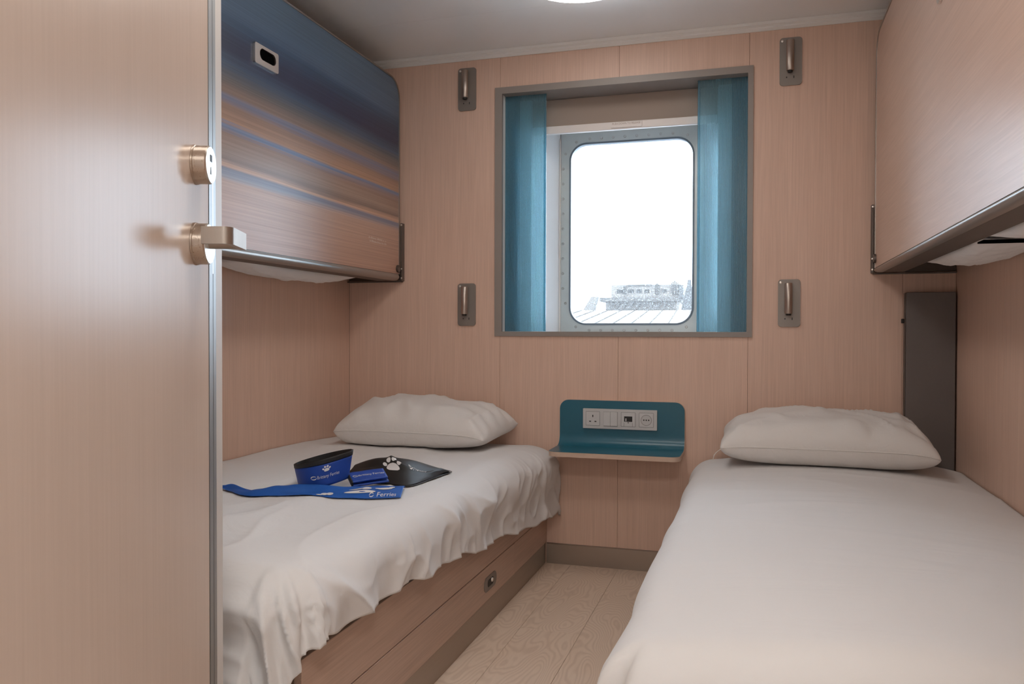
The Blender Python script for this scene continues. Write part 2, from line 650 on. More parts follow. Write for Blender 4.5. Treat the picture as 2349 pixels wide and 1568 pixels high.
def flat_print(shapes, fn, bm=None):
    """shapes: list of (verts2d, faces); fn maps (x,y) to 3D"""
    b = bm or bmesh.new()
    for vs, fs in shapes:
        V = [b.verts.new(fn(x, y)) for x, y in vs]
        for f in fs:
            try:
                b.faces.new([V[i] for i in f])
            except ValueError:
                pass
    return b


def blob(cx, cy, rx, ry, rot=0.0, n=14, rings=3, shape=None):
    vs = [(cx, cy)]
    fs = []
    c, s = math.cos(rot), math.sin(rot)
    for k in range(1, rings + 1):
        for i in range(n):
            a = 2 * PI * i / n
            m = shape(a) if shape else 1.0
            x, y = rx * m * math.cos(a) * k / rings, ry * m * math.sin(a) * k / rings
            vs.append((cx + x * c - y * s, cy + x * s + y * c))
    for i in range(n):
        fs.append((0, 1 + i, 1 + (i + 1) % n))
    for k in range(rings - 1):
        o0, o1 = 1 + k * n, 1 + (k + 1) * n
        for i in range(n):
            j = (i + 1) % n
            fs.append((o0 + i, o1 + i, o1 + j, o0 + j))
    return vs, fs


def strip(x0, y0, x1, y1, w, n=10):
    """rounded bar from (x0,y0) to (x1,y1), width w"""
    vs, fs = [], []
    dx, dy = x1 - x0, y1 - y0
    L = math.hypot(dx, dy)
    px, py = -dy / L, dx / L
    for i in range(n + 1):
        t = i / n
        e = min(t, 1 - t) * L
        ww = w / 2 * math.sqrt(max(0.05, 1 - max(0, 1 - e / (w / 2)) ** 2))
        for s in (-1, 1):
            vs.append((x0 + dx * t + px * ww * s, y0 + dy * t + py * ww * s))
    for i in range(n):
        fs.append((2 * i, 2 * i + 1, 2 * i + 3, 2 * i + 2))
    return vs, fs


def paw(cx, cy, s, rot=0.0):
    out = []
    c, sn = math.cos(rot), math.sin(rot)
    pad = lambda a: 1.0 - 0.16 * max(0, math.cos(a + PI / 2)) ** 4 + 0.06 * math.cos(3 * (a + PI / 2) + PI)
    out.append((0, -0.20, 0.36, 0.30, 0, pad))
    for x, y, rx, ry, r in ((-0.43, 0.07, 0.13, 0.17, 0.5), (-0.17, 0.36, 0.14, 0.19, 0.15), (0.17, 0.36, 0.14, 0.19, -0.15), (0.43, 0.07, 0.13, 0.17, -0.5)):
        out.append((x, y, rx, ry, r, None))
    res = []
    for x, y, rx, ry, r, f in out:
        res.append(blob(cx + s * (x * c - y * sn), cy + s * (x * sn + y * c), rx * s, ry * s, r + rot, shape=f))
    return res


def crescent(cx, cy, s):
    """small ring-like mark beside the lettering: two curved blades"""
    res = []
    for a0, a1, rr in ((0.6, 3.6, 0.5), (3.7, 6.4, 0.5)):
        vs, fs = [], []
        n = 8
        for i in range(n + 1):
            t = i / n
            a = a0 + (a1 - a0) * t
            th = 0.17 * math.sin(PI * min(1, t * 0.9 + 0.1))
            for q in (rr - th, rr + th * 0.6):
                vs.append((cx + s * q * math.cos(a) * 1.1, cy + s * q * math.sin(a) * 0.8))
        for i in range(n):
            fs.append((2 * i, 2 * i + 1, 2 * i + 3, 2 * i + 2))
        res.append((vs, fs))
    return res


# ------------------------------------------------------------------ room shell
XL, XR, YF, ZC = -1.710, 0.675, -2.887, 2.10
NX0, NX1, NZ0, NZ1 = -1.009, -0.036, 0.940, 1.918   # window niche opening
SEAMS = [XL, -1.018, -0.525, -0.031, 0.503, XR]
G = 0.0004

floor = tag(ob('floor', box(-2.0, 0.9, YF - 0.1, 0.25, -0.06, -0.006), 'backing'), 'pale oak plank floor between the two beds', 'floor', kind='structure')
fx = [-0.905, -0.712, -0.519, -0.326, -0.133]
for i in range(len(fx) - 1):
    ya = 0.004
    cuts = [[-1.31, YF + 0.02], [-0.74, -2.02, YF + 0.02], [-1.62, YF + 0.02], [-1.1, YF + 0.02]][i]
    for yb in cuts:
        ob('plank', box(fx[i] + 0.0004, fx[i + 1] - 0.0004, yb + 0.0004, ya - 0.0004, -0.006, 0.0, 0.0004, 1), 'floor', floor)
        ya = yb
ob('plank', box(-1.69, fx[0] - 0.0004, YF + 0.02, 0.0, -0.006, 0.0), 'floor', floor)
ob('plank', box(fx[-1] + 0.0004, XR, YF + 0.02, 0.0, -0.006, 0.0), 'floor', floor)

wb = bmesh.new()
box(XL - 0.2, NX0 - 0.012, 0.012, 0.5, 0, 2.2, bm=wb)
box(NX1 + 0.012, XR + 0.2, 0.012, 0.5, 0, 2.2, bm=wb)
box(NX0 - 0.012, NX1 + 0.012, 0.012, 0.5, 0, NZ0 - 0.015, bm=wb)
box(NX0 - 0.012, NX1 + 0.012, 0.012, 0.5, NZ1 + 0.015, 2.2, bm=wb)
wall_back = tag(ob('wall_back', wb, 'backing'), 'window wall of vertical pink oak panels between the beds', 'wall', kind='structure')
for i in range(len(SEAMS) - 1):
    a, b = SEAMS[i] + G, SEAMS[i + 1] - G
    if i in (1, 2):
        ob('panel', box(a, b, 0, 0.012, NZ1 + 0.004, ZC, 0.0006, 1), 'wall', wall_back)
        ob('panel', box(a, b, 0, 0.012, 0.0, NZ0 - 0.004, 0.0006, 1), 'wall', wall_back)
    else:
        ob('panel', box(a, b, 0, 0.012, 0.0, ZC, 0.0006, 1), 'wall', wall_back)

wall_left = tag(ob('wall_left', box(XL - 0.1, XL - 0.012, YF - 0.1, 0.012, 0, 2.2), 'backing'), 'side wall of pink oak panels behind the bed with the blue bowl', 'wall', kind='structure')
ys = [0.0, -0.60, -1.20, -1.80, -2.40, YF]
for a, b in zip(ys, ys[1:]):
    ob('panel', box(XL - 0.012, XL, b + G, a - G, 0, ZC, 0.0006, 1), 'wall', wall_left)
wall_right = tag(ob('wall_right', box(XR + 0.012, XR + 0.1, YF - 0.1, 0.012, 0, 2.2), 'backing'), 'side wall of pink oak panels beside the smooth bed', 'wall', kind='structure')
for a, b in zip([0.0, -0.583, -1.166, -1.75, -2.33], [-0.583, -1.166, -1.75, -2.33, YF]):
    ob('panel', box(XR, XR + 0.012, b + G, a - G, 0, ZC, 0.0006, 1), 'wall', wall_right)

DX0, DX1 = -0.490, 0.280        # door opening in the entrance wall
wf = bmesh.new()
box(XL - 0.1, DX0, YF - 0.06, YF, 0, 2.2, bm=wf)
box(DX1, XR + 0.1, YF - 0.06, YF, 0, 2.2, bm=wf)
box(DX0, DX1, YF - 0.06, YF, 2.07, 2.2, bm=wf)
tag(ob('wall_front', wf, 'corridor'), 'entrance wall around the cabin doorway', 'wall', kind='structure')

hall = bmesh.new()
box(-1.3, -1.24, -4.5, YF - 0.06, 0, 2.2, bm=hall)
box(1.24, 1.3, -4.5, YF - 0.06, 0, 2.2, bm=hall)
box(-1.3, 1.3, -4.56, -4.5, 0, 2.2, bm=hall)
tag(ob('wall_corridor', hall, 'corridor'), 'corridor walls outside the cabin door', 'wall', kind='structure')
tag(ob('floor_corridor', box(-1.3, 1.3, -4.5, YF - 0.1, -0.06, 0.0), 'floor'), 'corridor floor outside the cabin door', 'floor', kind='structure')
tag(ob('ceiling_corridor', box(-1.3, 1.3, -4.5, YF - 0.06, ZC, 2.2), 'corridor'), 'corridor ceiling outside the cabin door', 'ceiling', kind='structure')

ceiling = tag(ob('ceiling', box(XL - 0.1, XR + 0.1, YF, 0.02, ZC + 0.012, 2.25), 'backing'), 'satin white cabin ceiling of wide metal panels', 'ceiling', kind='structure')
cy = [0.0, -0.385, -1.01, -1.635, -2.26, YF]
for a, b in zip(cy, cy[1:]):
    ob('panel', box(XL, XR, b + 0.0006, a - 0.0006, ZC, ZC + 0.012, 0.0006, 1), 'ceiling', ceiling)
tr = prism([(0, 2.069), (-0.004, 2.069), (-0.012, 2.077), (-0.012, 2.082), (-0.020, 2.088), (-0.020, 2.0995), (0, 2.0995)],
           lambda a, b, h: (h, a - 0.0002, b), XL + 0.001, XR - 0.001)
tag(ob('trim_1', tr, 'trimwhite'), 'pale ceiling trim strip above the window wall', 'trim', kind='structure')
sk = prism([(0, 0.0), (-0.012, 0.0), (-0.012, 0.079), (-0.010, 0.081), (0, 0.081)], lambda a, b, h: (h, a - 0.0002, b + 0.0003), -0.812, -0.24)
tag(ob('baseboard_back', sk, 'plinthx'), 'brushed bronze skirting under the wall shelf', 'baseboard', kind='structure')


# ceiling lamps
def ceiling_lamp(loc, mat, label):
    e = empty('ceiling_lamp', loc)
    tag(e, label, 'ceiling lamp')
    bm = lathe([(0.215, 0.0), (0.215, -0.006), (0.211, -0.010), (0.203, -0.010), (0.2, -0.004), (0.2, 0.0)], (0, 0, 0), (0, 0, 1), 64)
    ob('rim', bm, 'lampring', e, True, 40)
    ob('diffuser', lathe([(0.196, -0.001), (0.196, -0.016), (0.190, -0.026), (0.176, -0.033), (0.0, -0.041)], (0, 0, 0), (0, 0, 1), 32), mat, e, True, 60)
    return e


ceiling_lamp((-0.556, -0.632, ZC - 0.0005), 'lamp1', 'round glowing ceiling lamp above the window')
ceiling_lamp((-0.52, -2.05, ZC - 0.0005), 'lamp2', 'round ceiling lamp nearer the cabin door')
ceiling_lamp((0.25, -3.65, ZC - 0.0005), 'lamp3', 'round ceiling lamp in the corridor')

# grey corner duct cover by the right wall
dc = empty('duct_cover', (0.59, -0.02, 0.0))
tag(dc, 'dark grey metal corner cover behind the smooth bed', 'duct cover')
ob('cover_panel', box(-0.080, 0.079, -0.012, 0.018, 0.325, 1.083, 0.002), 'column', dc)
ob('side_return', box(-0.084, -0.0805, -0.008, 0.018, 0.325, 1.080, 0.001), 'bracket', dc)
ob('catch', box(-0.094, -0.0845, -0.006, 0.006, 0.973, 0.989, 0.002), 'black', dc)

# ------------------------------------------------------------------ window
win = empty('window_1', (-0.5275, 0.0, 0.92))
tag(win, 'deep window niche with grey frame and rounded bolted pane', 'window', kind='structure')


def wpart(name, bm, mat, smooth=False, angle=None, parent=win):
    o = ob(name, bm, mat, None, smooth, angle)
    o.parent = parent
    o.matrix_parent_inverse = Matrix.Translation(-Vector((-0.5275, 0, 0.92)))
    return o


FX0, FX1, FZ0, FZ1 = -1.0394, -0.0159, 0.9207, 1.9449
inner = [(NX0, NZ0), (NX1, NZ0), (NX1, NZ1), (NX0, NZ1)]
outer = [(FX0, FZ0), (FX1, FZ0), (FX1, FZ1), (FX0, FZ1)]
wpart('frame', ring_between(inner, outer, lambda a, b, h: (a, h, b), -0.006, 0.0115), 'frame')
# lining of the outer niche: four boards
NB = 0.12
t = 0.006
nl = bmesh.new()
box(NX0 - t, NX0, 0.0116, 0.36, NZ0 - t, NZ1 + t, bm=nl)
box(NX1, NX1 + t, 0.0116, 0.36, NZ0 - t, NZ1 + t, bm=nl)
wpart('soffit', box(NX0, NX1, 0.0116, 0.36, NZ1, NZ1 + t), 'frame')
wpart('lining', nl, 'lining')
wpart('sill', box(NX0, NX1, 0.0116, 0.36, NZ0 - t, NZ0), 'reveal')
RX0, RX1 = -0.917, -0.150
wpart('cheek', box(NX0, RX0, NB, NB + 0.02, NZ0, NZ1), 'lining')
wpart('cheek', box(RX1, NX1, NB, NB + 0.02, NZ0, NZ1), 'lining')
YG = 0.35
rv = bmesh.new()
RZ1 = 1.835


def quad_slab(bm, pts, off):
    a = [bm.verts.new(p) for p in pts]
    b = [bm.verts.new(Vector(p) + Vector(off)) for p in pts]
    bm.faces.new(a)
    bm.faces.new(b)
    for i in range(4):
        j = (i + 1) % 4
        bm.faces.new((a[i], a[j], b[j], b[i]))


quad_slab(rv, [(RX0, NB + 0.02, NZ0), (-0.846, YG, NZ0), (-0.846, YG, NZ1), (RX0, NB + 0.02, NZ1)], (-0.02, 0, 0))
quad_slab(rv, [(RX1, NB + 0.02, NZ0), (-0.217, YG, NZ0), (-0.217, YG, NZ1), (RX1, NB + 0.02, NZ1)], (0.02, 0, 0))
wpart('reveal', rv, 'reveal')
wpart('reveal_top', box(RX0, RX1, NB + 0.045, YG, RZ1, NZ1), 'reveal')
# thin white edging along the ring
ed = bmesh.new()
box(-0.8465, -0.843, YG - 0.012, YG, NZ0, 1.802, bm=ed)
wpart('edge_strip', ed, 'bar')
# ring with rounded opening
GX0, GX1, GZ0, GZ1 = -0.8025, -0.259, 0.972, 1.777
gw, gh = GX1 - GX0, GZ1 - GZ0
gcx, gcz = (GX0 + GX1) / 2, (GZ0 + GZ1) / 2
ri = rrect(gw, gh, 0.075, 10, gcx, gcz)


def to_rect(p, x0, x1, z0, z1):
    dx, dz = p[0] - gcx, p[1] - gcz
    k = min((x1 - gcx if dx > 0 else gcx - x0) / max(abs(dx), 1e-9), (z1 - gcz if dz > 0 else gcz - z0) / max(abs(dz), 1e-9))
    return (gcx + dx * k, gcz + dz * k)


ro = [to_rect(p, -0.8425, -0.2185, 0.9305, 1.8305) for p in ri]
wpart('mounting_ring', ring_between(ri, ro, lambda a, b, h: (a, h, b), YG, YG + 0.012), 'ring', False)
gk = ring_between(rrect(gw - 0.012, gh - 0.012, 0.070, 10, gcx, gcz), rrect(gw + 0.004, gh + 0.004, 0.077, 10, gcx, gcz), lambda a, b, h: (a, h, b), YG - 0.004, YG + 0.03)
wpart('gasket', gk, 'gasket', True, 40)
wpart('pane', prism(rrect(gw + 0.002, gh + 0.002, 0.076, 10, gcx, gcz), lambda a, b, h: (a, h, b), YG + 0.013, YG + 0.019), 'glass')
# outer hull plate around the pane keeps daylight out of the wall cavity
hp = [to_rect(p, -1.05, 0.0, 0.88, 1.97) for p in ri]
wpart('hull_plate', ring_between(rrect(gw, gh, 0.075, 10, gcx, gcz), hp, lambda a, b, h: (a, h, b), 0.362, 0.372), 'ring')
bolt_me = None
bpos = []
for i in range(11):
    z = 1.735 - i * 0.0668
    bpos += [(-0.8335 if 0 < i < 10 else -0.821, z), (-0.2275 if 0 < i < 10 else -0.240, z)]
for i in range(8):
    x = -0.712 + i * (0.712 - 0.349) / 7
    bpos += [(x, 1.802 - 0.006), (x, 0.9475)]
bpos += [(-0.773, 1.785), (-0.288, 1.785), (-0.773, 0.962), (-0.288, 0.962)]
for x, z in bpos:
    if bolt_me is None:
        bb = lathe([(0.0062, 0.0), (0.0062, 0.002), (0.0045, 0.0035), (0.0022, 0.0035), (0.0020, 0.0015), (0.0, 0.0015)], (0, 0, 0), (0, -1, 0), 10)
        o = ob('bolt', bb, 'bolt', win, True, 40)
        bolt_me = o.data
    else:
        o = bpy.data.objects.new('bolt', bolt_me)
        COL.objects.link(o)
        o.parent = win
    o.location = (x + 0.5275, YG, z - 0.92)

# roller blind
rb = empty('roller_blind', (-0.5335, 0.135, 1.79))
tag(rb, 'brown fabric roller blind pulled partly down behind the blue screens', 'blind')
bx = (RX1 - RX0) / 2 - 0.002
ob('fabric', box(-bx, bx, -0.001, 0.001, 0.010, 0.126), 'blind', rb)
ob('bottom_bar', box(-bx, bx, -0.010, 0.010, -0.018, 0.014, 0.003), 'bar', rb)
lab = empty('release_label_holder')
bpy.data.objects.remove(lab)
ll = ob('release_label', box(-0.063, 0.064, -0.0155, -0.0105, -0.012, 0.010, 0.001), 'bar', rb)
ll.location = (0.018, 0, 0.0)
vs, fs = text2d('PUSH DOWN TO RELEASE', 0.0115)
w_ = max(v[0] for v in vs)
ob('lettering', flat_print([(vs, fs)], lambda x, y: ((x / w_ - 0.5) * 0.116, -0.0158, y - 0.0005)), 'browntext', ll)


# blue sliding screens
def sliding_screen(x0, x1, lead, label):
    """ribbed sheet from x0 to x1; lead is the side of the free edge (+1 right)"""
    xc = (x0 + x1) / 2
    e = empty('sliding_screen', (xc, 0.04, NZ0))
    tag(e, label, 'screen', 'blue sliding window screens')
    H = NZ1 - NZ0
    hw = (x1 - x0) / 2
    ob('sheet', box(-hw, hw, -0.0015, 0.0015, 0.001, H - 0.001), 'screen', e)
    es = hw - 0.010
    ob('edge_strip', box(min(lead * es, lead * hw), max(lead * es, lead * hw), -0.004, -0.0017, 0.001, H - 0.001, 0.001), 'screenedge' if False else 'screen', e)
    o1, o2 = sorted((-lead * hw, -lead * (hw - 0.060)))
    ob('overlap_sheet', box(o1, o2, 0.010, 0.013, 0.001, H - 0.001), 'screen', e)
    return e


sliding_screen(NX0 + 0.001, -0.832, 1, 'blue ribbed sliding screen on the window side nearer the blue bunk panel')
sliding_screen(-0.224, NX1 - 0.001, -1, 'blue ribbed sliding screen on the window side nearer the plain oak bunk panel')


# ------------------------------------------------------------------ reading lamps
def reading_lamp():
    e = empty('reading_lamp', (0, 0, 0))
    w, h = 0.079, 0.177
    ob('wall_plate', prism(rrect(w, h, 0.012, 6), lambda a, b, c: (a, -c, b), 0.0005, 0.006, bev=0.001), 'lampplate', e)
    prof = [(0.0, 0.062), (0.0118, 0.062), (0.0138, 0.060), (0.0138, -0.050), (0.0128, -0.052), (0.0, -0.052)]
    tb_ = ob('lamp_tube', lathe([(r, z) for r, z in prof], (-0.003, -0.024, 0.012), (0, 0, 1), 28), 'lamptube', e, True, 50)
    ob('lens', cyl((-0.003, -0.024, -0.0400), (-0.003, -0.024, -0.0465), 0.0100, 0.0085, 20), 'black', tb_, True, 40)
    ob('mount', box(-0.009, 0.003, -0.013, -0.0055, -0.02, 0.044, 0.002), 'black', e)
    ob('touch_button', lathe([(0.0045, 0.0058), (0.0045, 0.0072), (0.003, 0.0078), (0.0, 0.0078)], (-0.0305, 0, 0.077), (0, -1, 0), 14), 'chrome', e, True, 40)
    ob('slot', box(-0.0165, -0.0125, -0.0064, -0.0058, -0.061, -0.056), 'black', e)
    ob('slot', box(0.0095, 0.0125, -0.0064, -0.0058, -0.063, -0.054), 'black', e)
    return e


def copy_tree(o, parent=None):
    c = o.copy()
    COL.objects.link(c)
    c.parent = parent
    for ch in o.children:
        copy_tree(ch, c)
    return c


lampsrc = reading_lamp()
spots = [
    ((-1.1625, 0, 1.9498), 'upper bronze reading lamp on the wall beside the blue printed bunk'),
    ((-1.1625, 0, 1.0519), 'lower bronze reading lamp above the pillow of the bed with the blue bowl'),
    ((0.1163, 0, 1.9466), 'upper bronze reading lamp on the wall beside the plain oak bunk'),
    ((0.1163, 0, 1.0486), 'lower bronze reading lamp above the pillow of the smooth bed'),
]
lamps = [lampsrc] + [copy_tree(lampsrc) for _ in spots[1:]]
for o, (p, lb) in zip(lamps, spots):
    o.location = p
    tag(o, lb, 'reading lamp', 'wall reading lamps')

# ------------------------------------------------------------------ wall shelf
sh = empty('wall_shelf', (-0.5095, 0, 0.486))
tag(sh, 'petrol blue moulded shelf with pale edges under the window', 'shelf')
HW = 0.2475


def shelf_profile(t_off, y_front):
    """points (y,z,s) along the inner surface moved by t_off towards the room"""
    pts = []
    rc = 0.045
    top, bot = 0.181, rc
    for i in range(13):
        pts.append((-0.018 - t_off, top - (top - bot) * i / 12))
    for i in range(1, 9):
        a = PI / 2 * i / 8
        r_ = rc - t_off
        pts.append((-0.018 - rc + r_ * math.cos(a), rc - r_ * math.sin(a)))
    n = 14
    y0 = pts[-1][0]
    for i in range(1, n + 1):
        pts.append((y0 + (y_front - y0) * i / n, t_off))
    return pts


def resample(pts, n):
    d = [0]
    for a, b in zip(pts, pts[1:]):
        d.append(d[-1] + math.hypot(b[0] - a[0], b[1] - a[1]))
    return d


def shelf_sheet(offs, close):
    b = bmesh.new()
    rows = []
    nxs = 1
    base = shelf_profile(0.0, -0.23)
    d = resample(base, 0)
    Ltot = d[-1]
    # extra samples near the two ends so the rounded corners are smooth
    def at(pts, dd, s):
        s = min(max(s, 0), dd[-1])
        for k in range(len(dd) - 1):
            if s <= dd[k + 1] + 1e-12:
                f = (s - dd[k]) / max(dd[k + 1] - dd[k], 1e-9)
                return (pts[k][0] + (pts[k + 1][0] - pts[k][0]) * f, pts[k][1] + (pts[k + 1][1] - pts[k][1]) * f)
        return pts[-1]
    rcn = 0.036
    ss = sorted(set([rcn * (1 - math.cos(PI / 2 * i / 8)) for i in range(9)] + [Ltot - rcn * (1 - math.cos(PI / 2 * i / 8)) for i in range(9)] + [x for x in d if rcn < x < Ltot - rcn]))
    layers = []
    for off in offs:
        pts = shelf_profile(off, -0.23)
        dd = resample(pts, 0)
        rows = []
        for s in ss:
            e = min(s, Ltot - s)
            ins = rcn - math.sqrt(max(0, rcn ** 2 - (rcn - e) ** 2)) if e < rcn else 0.0
            if off > 0:
                ins += 0.0008
            p = at(pts, dd, s / Ltot * dd[-1])
            rows.append((b.verts.new((-HW + ins, p[0], p[1])), b.verts.new((HW - ins, p[0], p[1]))))
        for (a0, a1), (b0, b1) in zip(rows, rows[1:]):
            b.faces.new((a0, a1, b1, b0))
        layers.append(rows)
    A, B_ = layers[0], layers[-1]
    loopA = [r[0] for r in A] + [r[1] for r in reversed(A)]
    loopB = [r[0] for r in B_] + [r[1] for r in reversed(B_)]
    for i in range(len(loopA)):
        j = (i + 1) % len(loopA)
        b.faces.new((loopA[i], loopA[j], loopB[j], loopB[i]))
    return b


ob('moulded_board', shelf_sheet([-0.0175, 0.0], True), 'ply', sh, True, 35)
ob('laminate_face', shelf_sheet([0.0002, 0.0012], True), 'blue', sh, True, 35)

# socket panel on the shelf's upstand
sp = empty('socket_panel', (-0.5135, -0.0197, 0.5955))
tag(sp, 'silver four-gang socket panel on the blue wall shelf', 'socket panel')
ob('faceplate', prism(rrect(0.293, 0.079, 0.002, 2), lambda a, b, c: (a, -c, b), 0.0, 0.009, bev=0.0012), 'socket', sp)
for k, mx in enumerate((-0.1062, -0.0357, 0.0345, 0.1050)):
    if k == 1:
        for q in (-0.0138, 0.0138):
            if q < 0:
                ob('shadow_gap', box(mx - 0.0278, mx + 0.0278, -0.0094, -0.0090, -0.0285, 0.0285), 'black', sp)
            ob('rocker_switch', box(mx + q - 0.0134, mx + q + 0.0134, -0.0135, -0.0085, -0.027, 0.028, 0.001), 'socket2', sp)
        continue
    nm = ['british_socket', '', 'data_socket', 'french_socket'][k]
    md = ob(nm, prism(rrect(0.055, 0.055, 0.0015, 2, mx, 0.0005), lambda a, b, c: (a, -c, b), 0.0085, 0.0102, bev=0.0006), 'socket2', sp)
    gap = ring_between(rrect(0.055, 0.055, 0.0015, 2, mx, 0.0005), rrect(0.0566, 0.0566, 0.002, 2, mx, 0.0005), lambda a, b, c: (a, -c, b), 0.0088, 0.0093)
    ob('shadow_gap', gap, 'black', md)
    if k == 0:
        ob('pin_hole', box(mx - 0.002, mx + 0.002, -0.0106, -0.0101, 0.006, 0.015), 'black', md)
        for q in (-0.0107, 0.0107):
            ob('pin_hole', box(mx + q - 0.0038, mx + q + 0.0038, -0.0106, -0.0101, -0.013, -0.009), 'black', md)
    if k == 2:
        ob('port', box(mx - 0.016, mx + 0.016, -0.0107, -0.0101, -0.008, 0.013), 'black', md)
        ob('port_tab', box(mx - 0.011, mx - 0.007, -0.0110, -0.0106, -0.006, 0.005), 'socket2', md)
        ob('status_dot', cyl((mx, -0.0100, -0.0118), (mx, -0.0107, -0.0118), 0.0022, None, 12), 'black', md)
        for q in (-0.0165, 0.0165):
            ob('flap_line', box(mx + q - 0.0004, mx + q + 0.0004, -0.0104, -0.0100, -0.027, -0.012), 'black', md)
    if k == 3:
        ob('well_shadow', lathe([(0.0212, 0.0101), (0.0212, 0.0104), (0.0199, 0.0104), (0.0199, 0.0101)], (mx, 0, 0.0), (0, -1, 0), 28), 'bracket', md, True, 40)
        ob('well', lathe([(0.0200, 0.0098), (0.0200, 0.0112), (0.0180, 0.0112), (0.0176, 0.0104), (0.0, 0.0104)], (mx, 0, 0.0), (0, -1, 0), 28), 'socket', md, True, 40)
        for q in (-0.0095, 0.0, 0.0095):
            ob('pin_hole', cyl((mx + q, -0.0103, 0.0005), (mx + q, -0.0109, 0.0005), 0.0028, None, 12), 'black', md)
        ob('earth_mark', box(mx - 0.002, mx + 0.002, -0.0108, -0.0103, 0.0085, 0.0125), 'socket', md)


# ------------------------------------------------------------------ lower beds
def duvet_profile(L, r, flare):
    if L <= 0:
        return 0.0, 0.0
    q = r * PI / 2
    if L < q:
        return r * math.sin(L / r), r * (1 - math.cos(L / r))
    return r + flare * (L - q), r + (L - q) * math.sqrt(1 - flare * flare)


def interp(x, tab):
    if x <= tab[0][0]:
        return tab[0][1]
    for (a, fa), (b, fb) in zip(tab, tab[1:]):
        if x <= b:
            t_ = (x - a) / (b - a)
            t_ = t_ * t_ * (3 - 2 * t_)
            return fa + (fb - fa) * t_
    return tab[-1][1]


# --- left bed (blue bowl on it); d = distance from the head wall
def left_top(x, y):
    p, d = x - XL, -y
    z = 0.499 + 0.012 * nz(x * 2.3, y * 2.0, 3.1) + 0.006 * nz(x * 6, y * 5, 9.2)
    z += 0.010 * math.exp(-((p - 0.10) / 0.22) ** 2) * math.exp(-((d - 0.85) / 0.55) ** 2)
    z -= 0.010 * math.exp(-(d / 0.25) ** 2)
    return z


def ridge(x, y, s):
    v = 1 - abs(2 * (nz(x, y, s)))
    return max(0.0, v) ** 3


def left_folds(p, d):
    quiet = 0.30 + 0.70 * min(1, max(0, (d - 1.30) / 0.35))
    if d < 0.5:
        quiet *= max(0.15, d / 0.5)
    wx, wy = p + 0.16 * nz(p * 2.1, d * 1.7, 11), d + 0.16 * nz(p * 1.9, d * 2.3, 12)
    return quiet * (0.016 * (ridge(wx * 2.4 - wy * 0.9, wy * 1.5 + wx * 0.9, 4.0) - 0.25) + 0.008 * (ridge(wx * 5.5, wy * 3.4 + wx, 14.0) - 0.25)), wx, wy


def left_surf(x, y):
    return left_top(x, y) + left_folds(x - XL, -y)[0]


def left_duvet(u, v):
    d0, de, pe, r = 0.035, 1.84, 0.832, 0.085
    Lf = 0.56
    d = d0 + (de + Lf - d0) * v
    dd = min(d, de)
    zh = interp(dd, [(0.05, 0.245), (0.3, 0.232), (0.55, 0.254), (0.8, 0.288), (1.2, 0.330), (1.6, 0.352), (1.9, 0.368)])
    zh += 0.007 * nz(dd * 9, 0.3) + 0.004 * math.sin(dd * 31 + 2 * nz(dd * 3, 5))
    Ls = 0.500 - zh - r + r * PI / 2
    p = (pe + Ls) * u + 0.004
    a, b = max(p - pe, 0.0), max(d - de, 0.0)
    L = math.hypot(a, b)
    na, nb = (a / L, b / L) if L > 1e-9 else (1, 0)
    h, dz = duvet_profile(L, r, 0.10 if b == 0 else 0.16)
    bx_, by_ = XL + min(p, pe), -min(d, de)
    z = left_top(bx_, by_)
    # folds
    e = min(1.0, L / 0.14)
    ang = math.atan2(nb, na) if L > 0 else 0
    fz, wx, wy = left_folds(p, d)
    z += (1 - e) * fz
    # the hanging side: vertical gathers and crumples
    amp = 0.55 + 0.45 * min(1, max(0, (dd - 1.0) / 0.5))
    w_ = 0.010 * math.sin(dd * 24 + 6.0 * ang + 3.0 * nz(dd * 3.5, 2.2)) * (0.3 + 0.9 * max(0, nz(dd * 1.6, 8.0) + 0.3)) + 0.016 * nz(dd * 7 + 3 * ang, L * 6, 1.7)
    w_ += 0.022 * (ridge(wy * 4.2 + 3 * ang, L * 3.6 + wy * 1.3, 21.0) - 0.25) * amp + 0.008 * (ridge(wy * 11 + 3 * ang, L * 8, 23.0) - 0.2)
    w_ = w_ * e if w_ > 0 else -0.012 * math.tanh(-w_ / 0.012) * e
    bulge = 0.020 * math.sin(PI * min(1, L / 0.26)) * math.exp(-((dd - 0.15) / 0.30) ** 2) + 0.016 * math.sin(PI * min(1, L / 0.22))
    h += w_ + bulge
    # soft head corner swelling out past the base
    if L > 0 and b == 0:
        h += 0.028 * min(1, L / 0.3) * math.exp(-((dd - 0.08) / 0.22) ** 2)
    # head edge rolls slightly down
    z -= 0.030 * max(0.0, 1 - (d - d0) / 0.05) ** 2
    return Vector((bx_ + na * h, by_ - nb * h, z - dz))


